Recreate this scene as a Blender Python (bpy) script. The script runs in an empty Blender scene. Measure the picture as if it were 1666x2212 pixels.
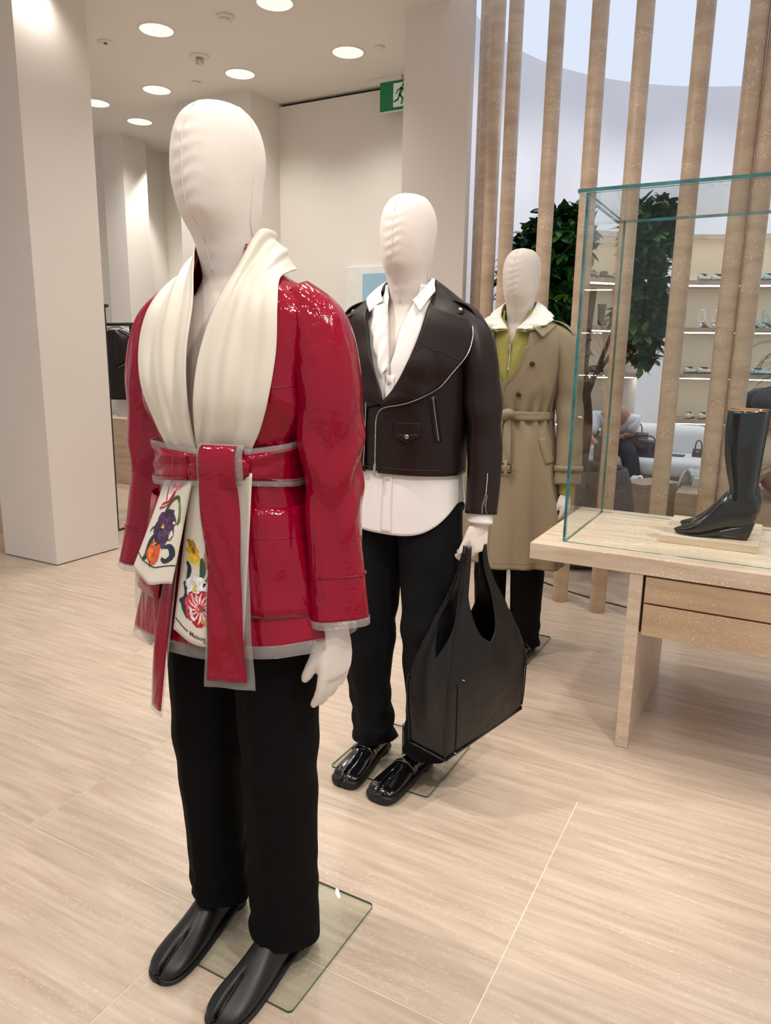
import bpy, bmesh, math, random
from mathutils import Vector, Matrix, noise
from math import sin, cos, pi, sqrt, radians, atan2, exp

S = bpy.context.scene
COL = S.collection

# ------------------------------------------------------------------ camera
CAM_H = 1.45
cam_d = bpy.data.cameras.new('camera')
cam = bpy.data.objects.new('camera', cam_d)
COL.objects.link(cam)
cam_d.sensor_fit = 'VERTICAL'
cam_d.sensor_height = 36.0
cam_d.lens = 36.0 * 1585.0 / 2212.0
cam_d.clip_start = 0.02
cam_d.clip_end = 100
_right, _down, _fwd = Vector((0.8786, 0.4772, 0.0160)), Vector((0.1147, -0.1784, -0.9772)), Vector((-0.4635, 0.8605, -0.2115))
cam.matrix_world = Matrix(((_right[0], -_down[0], -_fwd[0], 0), (_right[1], -_down[1], -_fwd[1], 0), (_right[2], -_down[2], -_fwd[2], CAM_H), (0, 0, 0, 1)))
S.camera = cam

# ------------------------------------------------------------------ colour management, world
S.view_settings.view_transform = 'Standard'
S.view_settings.look = 'None'
S.view_settings.gamma = 1.0
S.view_settings.use_curve_mapping = False
S.view_settings.exposure = EXPOSURE = 0.55
world = bpy.data.worlds.new('store_ambient'); S.world = world
world.use_nodes = True
_bg = world.node_tree.nodes['Background']
_bg.inputs['Color'].default_value = (0.98, 0.985, 1.0, 1)
_bg.inputs['Strength'].default_value = 0.40
S.cycles.max_bounces = 10
S.cycles.transparent_max_bounces = 24
S.cycles.use_denoising = True
S.cycles.sample_clamp_indirect = 6.0

HC = 3.65            # hall ceiling
HL = 4.0             # luminous ceiling of the rotunda
RC = (0.1, 5.98)     # rotunda centre
RR = 2.54            # rotunda radius

def spot(name, loc, target, energy, size=70, blend=0.7, radius=0.09, color=(1, 0.97, 0.93)):
    d = bpy.data.lights.new(name, 'SPOT'); o = bpy.data.objects.new(name, d); COL.objects.link(o)
    d.energy = energy; d.spot_size = radians(size); d.spot_blend = blend; d.shadow_soft_size = radius; d.color = color
    o.location = loc
    o.rotation_euler = (Vector(target) - Vector(loc)).to_track_quat('-Z', 'Y').to_euler()
    return o

# downlights of the hall ceiling: (x, y) positions, those in view and the same grid carried on over the hall
DOWNLIGHTS = [(-3.20, 4.32), (-4.20, 4.28), (-3.19, 5.21), (-4.21, 5.20), (-5.11, 5.18), (-5.88, 5.19), (-5.94, 5.77)]
DOWNLIGHTS_MORE = [(-5.15, 4.26), (-4.2, 3.3), (-3.2, 3.3), (-2.2, 3.3), (-1.2, 3.3), (-3.2, 2.3), (-2.2, 2.3), (-1.2, 2.3), (-0.2, 2.3), (0.8, 2.3),
                   (-3.2, 1.3), (-2.2, 1.3), (-1.2, 1.3), (-0.2, 1.3), (0.8, 1.3), (-2.2, 0.3), (-1.2, 0.3), (-0.2, 0.3), (0.8, 0.3), (-1.7, -0.7), (-0.7, -0.7), (0.3, -0.7)]
SPOT_E = 20.5
for i, (x, y) in enumerate(DOWNLIGHTS + DOWNLIGHTS_MORE):
    spot('downlight_lamp', (x, y, HC - 0.05), (x, y, 0), SPOT_E * (1.7 if i < len(DOWNLIGHTS) else 1.0), 130, 0.9, 0.08)
# track spots aimed at the display
spot('display_spot', (1.1, 0.6, HC - 0.1), (-1.0, 1.6, 0.8), 100, 46, 0.5, 0.06, (1, 0.96, 0.91))
spot('display_spot', (-2.3, 1.2, HC - 0.1), (-0.9, 2.2, 0.8), 90, 46, 0.5, 0.06, (1, 0.96, 0.92))
spot('display_spot', (0.9, 2.9, HC - 0.1), (-0.6, 3.0, 0.5), 110, 50, 0.5, 0.05, (1, 0.95, 0.9))

for a_ in (50, 85, 118, 150, 182):      # added unseen spots that brighten the rotunda wall
    spot('added_rotunda_spot', (RC[0] + 1.1 * cos(radians(a_)), RC[1] + 1.1 * sin(radians(a_)), HL - 0.06), (RC[0] + RR * cos(radians(a_)), RC[1] + RR * sin(radians(a_)), 1.9), 30, 100, 0.8, 0.12, (0.94, 0.96, 1.0))
spot('recess_spot', (-6.22, 6.45, HC - 0.05), (-6.45, 6.0, 1.2), 60, 60, 0.5, 0.05, (1, 0.97, 0.92))
# ------------------------------------------------------------------ helpers
def tag(o, label=None, cat=None, group=None, kind=None):
    if label: o['label'] = label
    if cat: o['category'] = cat
    if group: o['group'] = group
    if kind: o['kind'] = kind
    return o

def link(o, parent=None):
    COL.objects.link(o)
    if parent is not None: o.parent = parent
    return o

def empty(name, loc=(0, 0, 0), rz=0.0):
    o = bpy.data.objects.new(name, None); COL.objects.link(o)
    o.location = loc; o.rotation_euler = (0, 0, rz); o.empty_display_size = 0.05
    return o

def mesh_obj(name, verts, faces, mat, parent=None, smooth=True, mats=None, fm=None):
    me = bpy.data.meshes.new(name)
    me.from_pydata([tuple(v) for v in verts], [], faces)
    for m in (mats or [mat]): me.materials.append(m)
    if fm:
        for p, k in zip(me.polygons, fm): p.material_index = k
    if smooth:
        for p in me.polygons: p.use_smooth = True
    me.update()
    return link(bpy.data.objects.new(name, me), parent)

def bm_obj(name, bm, mat, parent=None, smooth=False, mats=None):
    me = bpy.data.meshes.new(name)
    bmesh.ops.recalc_face_normals(bm, faces=bm.faces)
    bm.to_mesh(me); bm.free()
    for m in (mats or [mat]): me.materials.append(m)
    if smooth:
        for p in me.polygons: p.use_smooth = True
    return link(bpy.data.objects.new(name, me), parent)

def add_box(bm, x0, x1, y0, y1, z0, z1, bev=0.0, mi=0):
    r = bmesh.ops.create_cube(bm, size=1.0)
    vs = r['verts']
    for v in vs:
        v.co = Vector((x0 + (v.co.x + .5) * (x1 - x0), y0 + (v.co.y + .5) * (y1 - y0), z0 + (v.co.z + .5) * (z1 - z0)))
    fs = set(f for v in vs for f in v.link_faces)
    for f in fs: f.material_index = mi
    if bev > 0:
        es = list(set(e for f in fs for e in f.edges))
        bmesh.ops.bevel(bm, geom=es, offset=bev, segments=2, affect='EDGES', profile=0.5, material=-1)

def box(name, x0, x1, y0, y1, z0, z1, mat, parent=None, bev=0.0, smooth=False):
    bm = bmesh.new(); add_box(bm, x0, x1, y0, y1, z0, z1, bev)
    return bm_obj(name, bm, mat, parent, smooth)

def grid_faces(nu, nv, closed_u=False):
    fs = []
    for j in range(nv - 1):
        for i in range(nu if closed_u else nu - 1):
            a = j * nu + i; b = j * nu + (i + 1) % nu
            fs.append((a, b, b + nu, a + nu))
    return fs

def loft(rings, caps=(True, True)):
    """rings: equal-length closed rings of points -> verts, faces"""
    n = len(rings[0]); vs = [p for r in rings for p in r]
    fs = grid_faces(n, len(rings), True)
    if caps[0]: fs.append(tuple(reversed(range(n))))
    if caps[1]: fs.append(tuple(range((len(rings) - 1) * n, len(rings) * n)))
    return vs, fs

def cat_geo(*geos):
    V, F = [], []
    for vs, fs in geos:
        k = len(V); V += list(vs); F += [tuple(i + k for i in f) for f in fs]
    return V, F

def lerp_table(tab, z):
    """tab rows (z, v1, v2, ...) sorted by z descending or ascending; smooth (cosine-free, catmull) interpolation"""
    if tab[0][0] > tab[-1][0]: tab = tab[::-1]
    if z <= tab[0][0]: return tab[0][1:]
    if z >= tab[-1][0]: return tab[-1][1:]
    for k in range(len(tab) - 1):
        if tab[k][0] <= z <= tab[k + 1][0]:
            t = (z - tab[k][0]) / (tab[k + 1][0] - tab[k][0])
            p1, p2 = tab[k], tab[k + 1]
            p0 = tab[k - 1] if k > 0 else p1
            p3 = tab[k + 2] if k + 2 < len(tab) else p2
            out = []
            h = p2[0] - p1[0]
            for c in range(1, len(p1)):
                m1 = (p2[c] - p0[c]) / max(1e-6, p2[0] - p0[0]) * h
                m2 = (p3[c] - p1[c]) / max(1e-6, p3[0] - p1[0]) * h
                t2, t3 = t * t, t * t * t
                out.append((2 * t3 - 3 * t2 + 1) * p1[c] + (t3 - 2 * t2 + t) * m1 + (-2 * t3 + 3 * t2) * p2[c] + (t3 - t2) * m2)
            return out

def curve_pts(ctrl, n):
    """n points on a smooth curve through ctrl (any dimension), by arc parameter of the control polygon"""
    ctrl = [Vector(c) for c in ctrl]
    d = [0.0]
    for a, b in zip(ctrl, ctrl[1:]): d.append(d[-1] + max(1e-6, (b - a).length))
    tab = [(d[i],) + tuple(ctrl[i]) for i in range(len(ctrl))]
    return [Vector(lerp_table(tab, d[-1] * i / (n - 1))) for i in range(n)]

def frames(path):
    """parallel-transport frames"""
    T = []
    for i in range(len(path)):
        a = path[max(0, i - 1)]; b = path[min(len(path) - 1, i + 1)]
        T.append((b - a).normalized())
    ref = Vector((0, -1, 0))
    if abs(T[0].dot(ref)) > 0.9: ref = Vector((1, 0, 0))
    N = [(ref - T[0] * ref.dot(T[0])).normalized()]
    for i in range(1, len(path)):
        v = N[-1] - T[i] * N[-1].dot(T[i])
        N.append(v.normalized())
    return T, N, [t.cross(n) for t, n in zip(T, N)]

def tube(path, rad, n=16, caps=(True, True), fold=None, p=2.0):
    """path: list of Vector; rad: list of r or (r_n, r_b)"""
    T, N, B = frames(path)
    rings = []
    for i, c in enumerate(path):
        r = rad[i] if isinstance(rad, (list, tuple)) else rad
        ra, rb = (r if isinstance(r, (tuple, list)) else (r, r))
        ring = []
        for k in range(n):
            th = 2 * pi * k / n
            ct, st = cos(th), sin(th)
            if p != 2.0:
                ct = math.copysign(abs(ct) ** (2 / p), ct); st = math.copysign(abs(st) ** (2 / p), st)
            d = fold(th, i / (len(path) - 1)) if fold else 0.0
            ring.append(c + N[i] * (ra * ct + d * cos(th)) + B[i] * (rb * st + d * sin(th)))
        rings.append(ring)
    return loft(rings, caps)

def tube_obj(name, ctrl, r, mat, parent=None, n=10, m=None, caps=(True, True)):
    path = curve_pts(ctrl, m) if m else [Vector(c) for c in ctrl]
    if isinstance(r, (list, tuple)) and m:
        tab = [(i / (len(r) - 1), v) for i, v in enumerate(r)]
        rr = [lerp_table(tab, i / (m - 1))[0] for i in range(m)]
    else: rr = r
    vs, fs = tube(path, rr, n, caps)
    return mesh_obj(name, vs, fs, mat, parent)

def lathe(profile, n=32, c=(0, 0)):
    rings = [[Vector((c[0] + r * cos(2 * pi * k / n), c[1] + r * sin(2 * pi * k / n), z)) for k in range(n)] for r, z in profile]
    return loft(rings, (True, True))

def sheet(name, rows, mat, parent=None, thick=0.0, smooth=True, subd=0, mats=None):
    """rows: list of equal-length lists of points -> sheet, optionally solidified"""
    nu = len(rows[0]); vs = [p for r in rows for p in r]
    o = mesh_obj(name, vs, grid_faces(nu, len(rows)), mat, parent, smooth, mats)
    if thick:
        m = o.modifiers.new('thick', 'SOLIDIFY'); m.thickness = thick; m.offset = 0.0
    if subd:
        m = o.modifiers.new('sub', 'SUBSURF'); m.levels = subd; m.render_levels = subd
    return o

def subsurf(o, n=1):
    m = o.modifiers.new('sub', 'SUBSURF'); m.levels = n; m.render_levels = n
    return o

def nz(x, y, z, s=1.0):
    return noise.noise(Vector((x * s, y * s, z * s)))

# ------------------------------------------------------------------ materials
def new_mat(name):
    m = bpy.data.materials.new(name); m.use_nodes = True
    nt = m.node_tree; b = nt.nodes['Principled BSDF']
    return m, nt, b

def srgb(r, g, b):
    f = lambda c: (c / 255 / 12.92) if c <= 10 else ((c / 255 + 0.055) / 1.055) ** 2.4
    return (f(r), f(g), f(b), 1.0)

def plain(name, col, rough=0.6, metal=0.0, coat=0.0, vary=0.06, scale=8.0, bump=0.0, bscale=60.0, sheen=0.0, spec=0.5, stretch=(1, 1, 1), bdist=0.002, coords='Object'):
    """procedural plain material: colour with slight noise variation, optional bump"""
    m, nt, b = new_mat(name); L = nt.links.new
    tc = nt.nodes.new('ShaderNodeTexCoord'); mp = nt.nodes.new('ShaderNodeMapping'); mp.inputs['Scale'].default_value = stretch
    L(tc.outputs[coords], mp.inputs['Vector'])
    n1 = nt.nodes.new('ShaderNodeTexNoise'); n1.inputs['Scale'].default_value = scale; n1.inputs['Detail'].default_value = 4
    L(mp.outputs[0], n1.inputs['Vector'])
    cr = nt.nodes.new('ShaderNodeValToRGB')
    c = col
    cr.color_ramp.elements[0].position = 0.3; cr.color_ramp.elements[1].position = 0.7
    cr.color_ramp.elements[0].color = (c[0] * (1 - vary), c[1] * (1 - vary), c[2] * (1 - vary), 1)
    cr.color_ramp.elements[1].color = (min(1, c[0] * (1 + vary)), min(1, c[1] * (1 + vary)), min(1, c[2] * (1 + vary)), 1)
    L(n1.outputs[0], cr.inputs[0]); L(cr.outputs[0], b.inputs['Base Color'])
    b.inputs['Roughness'].default_value = rough; b.inputs['Metallic'].default_value = metal
    b.inputs['Coat Weight'].default_value = coat; b.inputs['Coat Roughness'].default_value = 0.05
    b.inputs['Sheen Weight'].default_value = sheen
    b.inputs['Specular IOR Level'].default_value = spec
    if bump:
        n2 = nt.nodes.new('ShaderNodeTexNoise'); n2.inputs['Scale'].default_value = bscale; n2.inputs['Detail'].default_value = 3
        L(mp.outputs[0], n2.inputs['Vector'])
        bp = nt.nodes.new('ShaderNodeBump'); bp.inputs['Strength'].default_value = bump; bp.inputs['Distance'].default_value = bdist
        L(n2.outputs[0], bp.inputs['Height']); L(bp.outputs[0], b.inputs['Normal'])
    return m

def travertine(name, lo, hi, stretch=(1, 12, 12), rough=0.4, pits=0.6, pit_scale=60.0, rnd=True):
    """streaked travertine with pale filled pits"""
    m, nt, b = new_mat(name); L = nt.links.new
    tc = nt.nodes.new('ShaderNodeTexCoord')
    mp = nt.nodes.new('ShaderNodeMapping'); mp.inputs['Scale'].default_value = stretch
    L(tc.outputs['Object'], mp.inputs['Vector'])
    if rnd:
        oi = nt.nodes.new('ShaderNodeObjectInfo')
        mul = nt.nodes.new('ShaderNodeMath'); mul.operation = 'MULTIPLY'; mul.inputs[1].default_value = 37.0
        L(oi.outputs['Random'], mul.inputs[0]); L(mul.outputs[0], mp.inputs['Location'])
    wn = nt.nodes.new('ShaderNodeTexNoise'); wn.inputs['Scale'].default_value = 1.1; wn.inputs['Detail'].default_value = 2
    L(mp.outputs[0], wn.inputs['Vector'])
    n1 = nt.nodes.new('ShaderNodeTexNoise'); n1.inputs['Scale'].default_value = 1.6; n1.inputs['Detail'].default_value = 8; n1.inputs['Roughness'].default_value = 0.55; n1.inputs['Distortion'].default_value = 0.35
    L(mp.outputs[0], n1.inputs['Vector'])
    cr = nt.nodes.new('ShaderNodeValToRGB')
    cr.color_ramp.elements[0].position = 0.32; cr.color_ramp.elements[1].position = 0.68
    cr.color_ramp.elements[0].color = lo; cr.color_ramp.elements[1].color = hi
    L(n1.outputs[0], cr.inputs[0])
    # pits: thin stretched cells, pale filling
    vo = nt.nodes.new('ShaderNodeTexNoise'); vo.inputs['Scale'].default_value = pit_scale; vo.inputs['Detail'].default_value = 2
    mp2 = nt.nodes.new('ShaderNodeMapping'); mp2.inputs['Scale'].default_value = tuple((0.5 if s == min(stretch) else 1.0) for s in stretch)
    L(tc.outputs['Object'], mp2.inputs['Vector']); L(mp2.outputs[0], vo.inputs['Vector'])
    pr = nt.nodes.new('ShaderNodeValToRGB'); pr.color_ramp.elements[0].position = 0.575; pr.color_ramp.elements[1].position = 0.63
    L(vo.outputs[0], pr.inputs[0])
    gate = nt.nodes.new('ShaderNodeMath'); gate.operation = 'MULTIPLY'
    gr = nt.nodes.new('ShaderNodeValToRGB'); gr.color_ramp.elements[0].position = 0.45; gr.color_ramp.elements[1].position = 0.6
    L(wn.outputs[0], gr.inputs[0]); L(gr.outputs[0], gate.inputs[0]); L(pr.outputs[0], gate.inputs[1])
    g2 = nt.nodes.new('ShaderNodeMath'); g2.operation = 'MULTIPLY'; g2.inputs[1].default_value = pits
    L(gate.outputs[0], g2.inputs[0])
    mx = nt.nodes.new('ShaderNodeMix'); mx.data_type = 'RGBA'
    mx.inputs['B'].default_value = (min(1, hi[0] * 1.35), min(1, hi[1] * 1.38), min(1, hi[2] * 1.42), 1)
    L(g2.outputs[0], mx.inputs['Factor']); L(cr.outputs[0], mx.inputs['A']); L(mx.outputs['Result'], b.inputs['Base Color'])
    b.inputs['Roughness'].default_value = rough
    bp = nt.nodes.new('ShaderNodeBump'); bp.inputs['Strength'].default_value = 0.15; bp.inputs['Distance'].default_value = 0.001; bp.invert = True
    L(gate.outputs[0], bp.inputs['Height']); L(bp.outputs[0], b.inputs['Normal'])
    return m

def glass_mat(name, tint=(0.975, 0.99, 0.985), refl=0.7):
    """clear sheet glass: see-through with fresnel reflection"""
    m = bpy.data.materials.new(name); m.use_nodes = True; nt = m.node_tree; nt.nodes.clear(); L = nt.links.new
    out = nt.nodes.new('ShaderNodeOutputMaterial'); mx = nt.nodes.new('ShaderNodeMixShader')
    tr = nt.nodes.new('ShaderNodeBsdfTransparent'); tr.inputs[0].default_value = (*tint, 1)
    gl = nt.nodes.new('ShaderNodeBsdfGlossy'); gl.inputs['Roughness'].default_value = 0.01; gl.inputs[0].default_value = (refl, refl, refl, 1)
    fr = nt.nodes.new('ShaderNodeFresnel'); fr.inputs['IOR'].default_value = 1.45
    tcg = nt.nodes.new('ShaderNodeTexCoord'); ng = nt.nodes.new('ShaderNodeTexNoise'); ng.inputs['Scale'].default_value = 1.5
    L(tcg.outputs['Object'], ng.inputs['Vector'])
    bpg = nt.nodes.new('ShaderNodeBump'); bpg.inputs['Strength'].default_value = 0.02; bpg.inputs['Distance'].default_value = 0.002
    L(ng.outputs[0], bpg.inputs['Height']); L(bpg.outputs[0], gl.inputs['Normal'])
    ge = nt.nodes.new('ShaderNodeNewGeometry'); inv = nt.nodes.new('ShaderNodeMath'); inv.operation = 'SUBTRACT'; inv.inputs[0].default_value = 1.0
    mu = nt.nodes.new('ShaderNodeMath'); mu.operation = 'MULTIPLY'
    L(ge.outputs['Backfacing'], inv.inputs[1]); L(fr.outputs[0], mu.inputs[0]); L(inv.outputs[0], mu.inputs[1])
    L(mu.outputs[0], mx.inputs[0]); L(tr.outputs[0], mx.inputs[1]); L(gl.outputs[0], mx.inputs[2]); L(mx.outputs[0], out.inputs[0])
    return m

def emit(name, col, strength):
    m = bpy.data.materials.new(name); m.use_nodes = True; nt = m.node_tree; nt.nodes.clear()
    out = nt.nodes.new('ShaderNodeOutputMaterial'); e = nt.nodes.new('ShaderNodeEmission')
    e.inputs[0].default_value = (*col, 1); e.inputs[1].default_value = strength
    nt.links.new(e.outputs[0], out.inputs[0]); return m

M = {}
M['wall'] = plain('plaster_beige', srgb(224, 218, 209), 0.8, vary=0.03, scale=1.5, bump=0.05, bscale=40)
M['pillar'] = plain('plaster_pillar', srgb(224, 214, 205), 0.75, vary=0.02, scale=1.5, bump=0.04, bscale=60)
M['white_wall'] = plain('plaster_white', srgb(244, 243, 246), 0.8, vary=0.02, scale=1.5)
M['ceiling'] = plain('ceiling_paint', srgb(226, 221, 214), 0.85, vary=0.02, scale=1.0)
M['dark_gap'] = plain('shadow_gap_dark', srgb(40, 38, 36), 0.9)
M['trav_floor'] = travertine('travertine_floor', srgb(182, 160, 140), srgb(208, 188, 167), (2.0, 26, 26), 0.28, 0.3, 150)
M['trav_table'] = travertine('travertine_table', srgb(198, 172, 146), srgb(222, 202, 178), (1.6, 18, 18), 0.35, 0.85, 190)
M['trav_drawer'] = travertine('travertine_drawer', srgb(182, 152, 120), srgb(202, 174, 143), (1.6, 14, 14), 0.45, 0.9, 190)
M['trav_column'] = travertine('travertine_column', srgb(190, 160, 132), srgb(214, 188, 160), (3.0, 3.0, 11), 0.45, 0.8, 170)
M['trav_block'] = travertine('travertine_block', srgb(176, 148, 122), srgb(204, 178, 152), (1.6, 1.6, 14), 0.4, 0.5, 150)
M['grout'] = plain('floor_joint', srgb(232, 220, 204), 0.8)
M['glass'] = glass_mat('clear_glass')
M['glass_edge'] = plain('glass_edge_teal', srgb(62, 122, 124), 0.12, vary=0.5, scale=14, coat=0.5)
M['glass_edge_green'] = plain('glass_edge_green', srgb(26, 84, 66), 0.15, vary=0.2, scale=20, coat=0.5)
M['lum'] = emit('luminous_ceiling', (0.76, 0.84, 1.0), 0.66)
M['lamp'] = emit('downlight_glow', (1.0, 0.965, 0.89), 0.70)
M['led'] = emit('shelf_led', (1.0, 0.92, 0.78), 4.5)
M['shelf_back'] = plain('shelf_back_cream', srgb(232, 222, 204), 0.8, vary=0.02)
M['shelf'] = travertine('shelf_stone', srgb(150, 126, 108), srgb(182, 158, 138), (1.5, 12, 12), 0.45, 0.2, 60)
M['white_plastic'] = plain('white_plastic', srgb(222, 218, 210), 0.5, vary=0.02)
M['black_metal'] = plain('black_metal', srgb(26, 25, 25), 0.45, vary=0.1)
M['steel'] = plain('zip_steel', srgb(196, 194, 188), 0.28, 1.0, vary=0.12, scale=200)
M['granite'] = plain('granite_pot', srgb(92, 82, 76), 0.75, vary=0.55, scale=85, bump=0.5, bscale=90)
M['soil'] = plain('soil', srgb(52, 40, 30), 0.95, vary=0.4, scale=60)
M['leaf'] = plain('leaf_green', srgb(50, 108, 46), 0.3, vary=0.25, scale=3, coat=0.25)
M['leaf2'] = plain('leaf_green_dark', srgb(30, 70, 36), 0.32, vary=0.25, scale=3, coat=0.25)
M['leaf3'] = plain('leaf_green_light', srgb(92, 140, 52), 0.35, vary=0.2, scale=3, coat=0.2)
M['bark'] = plain('bark', srgb(92, 70, 50), 0.85, vary=0.3, scale=25, bump=0.5, bscale=40)
M['sofa'] = plain('sofa_white_boucle', srgb(236, 233, 234), 0.9, vary=0.03, scale=40, bump=0.3, bscale=180, sheen=0.3)
M['paper'] = plain('white_paper', srgb(240, 240, 240), 0.7, vary=0.02)
# ================================================================== ROOM
def structure(o): o['kind'] = 'structure'; return o

# floor: joint bed + separate travertine slabs in running bond
fl = box('floor', -11, 4.2, -3.0, 10.2, -0.06, -0.0015, M['grout']); structure(fl)
SW, SD, GAP = 1.46, 0.981, 0.0035
slab_cache = {}
def slab(x0, x1, y0, y1):
    w, d = round(x1 - x0, 3), round(y1 - y0, 3)
    me = slab_cache.get((w, d))
    if me is None:
        bm = bmesh.new(); add_box(bm, -w / 2, w / 2, -d / 2, d / 2, -0.02, 0.0, 0.0008)
        me = bpy.data.meshes.new('slab'); bm.to_mesh(me); bm.free(); me.materials.append(M['trav_floor'])
        slab_cache[(w, d)] = me
    o = bpy.data.objects.new('slab', me); o.location = ((x0 + x1) / 2, (y0 + y1) / 2, 0); link(o, fl)
row = 0
ys = [1.257 + SD * k for k in range(-4, 9)]
for k, y0 in enumerate(ys):
    off = -0.46 if (k % 2 == 0) else -1.19
    i0 = -7
    for i in range(i0, 4):
        x0 = off + SW * i
        x1 = x0 + SW
        if x1 < -10.8 or x0 > 4: continue
        # leave the rotunda's inner floor to its own slabs
        cxm, cym = (x0 + x1) / 2, y0 + SD / 2
        slab(x0 + GAP / 2, x1 - GAP / 2, y0 + GAP / 2, y0 + SD - GAP / 2)
# round inlay floor of the rotunda: thin disc with a dark joint ring round it
vs, fs = lathe([(1.68, 0.0), (1.68, 0.004), (0.001, 0.004)], 96, (-0.37, 5.98))
inl = mesh_obj('inlay', vs, fs, M['trav_floor'], fl, False)
vs, fs = lathe([(1.70, 0.0), (1.70, 0.0015), (1.685, 0.0015)], 96, (-0.37, 5.98))
mesh_obj('inlay_joint', vs, fs, M['dark_gap'], fl, False)

# ceiling with the round opening of the rotunda
def plate_with_hole(x0, x1, y0, y1, z, c, r, n=96):
    bm = bmesh.new()
    outer = [bm.verts.new((x, y, z)) for x, y in ((x0, y0), (x1, y0), (x1, y1), (x0, y1))]
    inner = [bm.verts.new((c[0] + r * cos(2 * pi * k / n), c[1] + r * sin(2 * pi * k / n), z)) for k in range(n)]
    es = []
    for L_ in (outer, inner):
        for i in range(len(L_)): es.append(bm.edges.new((L_[i], L_[(i + 1) % len(L_)])))
    bmesh.ops.triangle_fill(bm, use_beauty=True, edges=es)
    for f in [f for f in bm.faces if (f.calc_center_median().xy - Vector(c)).length < r * 0.97]: bm.faces.remove(f)
    return bm
bm = plate_with_hole(-11, 4.2, -1.2, 10.2, HC, RC, RR + 0.02)
ex = bmesh.ops.extrude_face_region(bm, geom=bm.faces[:])
for v in [g for g in ex['geom'] if isinstance(g, bmesh.types.BMVert)]: v.co.z += 0.12
ceil_o = bm_obj('ceiling', bm, M['ceiling']); structure(ceil_o)

# luminous ceiling of the rotunda
vs, fs = lathe([(0.001, HL + 0.03), (RR + 0.03, HL + 0.03), (RR + 0.03, HL + 0.0), (0.001, HL)], 96, RC)
lum = mesh_obj('luminous_ceiling', vs, fs, M['lum'], None, False)
tag(lum, 'large round glowing bluish white ceiling above the travertine columns', 'light')

# curved wall of the rotunda, inner face at RR: open towards the hall
A0, A1 = radians(-35), radians(207)
def arc_wall(name, a0, a1, r0, r1, z0, z1, mat, parent=None, c=RC, n=None):
    n = n or max(3, int(abs(a1 - a0) / radians(2.2)))
    rings = []
    for k in range(n + 1):
        a = a0 + (a1 - a0) * k / n
        ca, sa = cos(a), sin(a)
        rings.append([Vector((c[0] + r * ca, c[1] + r * sa, z)) for r, z in ((r0, z0), (r1, z0), (r1, z1), (r0, z1))])
    vs, fs = loft(rings)
    o = mesh_obj(name, vs, fs, mat, parent, False)
    return o
# wall above the shoe shelves, and full-height wall beside them; shelf bays are recessed behind the wall face
S0, S1 = radians(60), radians(147)          # angular range of the shelf niches
Z_TOP = 2.66
w1 = structure(arc_wall('wall_back', S0, S1, RR, RR + 0.45, Z_TOP, HL + 0.02, M['white_wall']))
w2 = structure(arc_wall('wall_left', S1, A1, RR, RR + 0.04, 0, HL + 0.02, M['white_wall']))
w3 = structure(arc_wall('wall_right', A0, S0, RR, RR + 0.45, 0, HL + 0.02, M['white_wall']))
# pilaster between the two shelf bays
structure(arc_wall('wall_pilaster', radians(119.2), radians(126.0), RR, RR + 0.45, 0, Z_TOP, M['white_wall']))
# niche backs
BAYS = [('back', S0, radians(119.2)), ('corner', radians(126.0), S1)]
SHELF_Z = [0.825, 1.294, 1.757, 2.219]
for nm, a0, a1 in BAYS:
    structure(arc_wall('wall_niche_' + nm, a0, a1, RR + 0.36, RR + 0.45, 0, Z_TOP, M['shelf_back']))
    th = empty('shoe_shelving')
    tag(th, 'long built-in backlit cream shoe shelving on the curved wall' if nm == 'back' else 'narrow built-in backlit shoe shelving bay left of the lilac pilaster', 'shelf')
    th.location = (RC[0] + (RR + .2) * cos((a0 + a1) / 2), RC[1] + (RR + .2) * sin((a0 + a1) / 2), 0)
    def loc(o): 
        o.parent = th; o.matrix_parent_inverse = Matrix.Translation(-Vector(th.location)); return o
    for i, z in enumerate(SHELF_Z):
        loc(arc_wall('shelf', a0 + .004, a1 - .004, RR - 0.015, RR + 0.36, z - 0.045, z, M['shelf']))
        loc(arc_wall('led_strip', a0 + .01, a1 - .01, RR + 0.02, RR + 0.06, z - 0.056, z - 0.046, M['led']))
    loc(arc_wall('top_lip', a0 + .004, a1 - .004, RR - 0.012, RR + 0.02, Z_TOP - 0.05, Z_TOP - 0.002, M['trav_column']))
    loc(arc_wall('led_strip', a0 + .01, a1 - .01, RR + 0.03, RR + 0.07, Z_TOP - 0.03, Z_TOP - 0.015, M['led']))

# square pier left of the rotunda opening, and the hall's walls behind
structure(box('wall_pier', -2.50, -2.022, 4.80, 4.865, 0, HC, M['pillar']))
structure(box('wall_pier_return', -2.50, -2.46, 4.865, 6.2, 0, HC, M['pillar']))
structure(box('wall_hall_back', -4.6, -2.50, 5.94, 6.2, 0, HC - 0.03, M['wall']))
structure(box('trim_1', -4.6, -2.50, 5.99, 6.2, HC - 0.03, HC, M['dark_gap']))
structure(box('wall_hall_pier', -5.22, -4.37, 5.53, 6.3, 0, HC, M['wall']))
structure(box('wall_recess_back', -6.9, -5.2, 6.77, 7.0, 0, HC, M['wall']))
structure(box('wall_recess_left', -7.0, -6.62, 6.05, 6.9, 0, HC, M['wall']))
structure(box('wall_recess_column', -6.72, -6.42, 5.97, 6.3, 0, HC, M['wall']))
structure(box('wall_far_left', -10.9, -6.72, 6.1, 6.5, 0, HC - 0.03, M['wall']))
structure(box('trim_2', -10.9, -6.72, 6.14, 6.4, HC - 0.03, HC, M['dark_gap']))
# square pillar in the left foreground
structure(box('wall_pillar', -4.79, -4.235, 3.165, 3.70, 0.006, HC, M['pillar'], None, 0.003))
structure(box('baseboard_pillar', -4.78, -4.245, 3.175, 3.69, 0, 0.006, M['dark_gap']))
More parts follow.
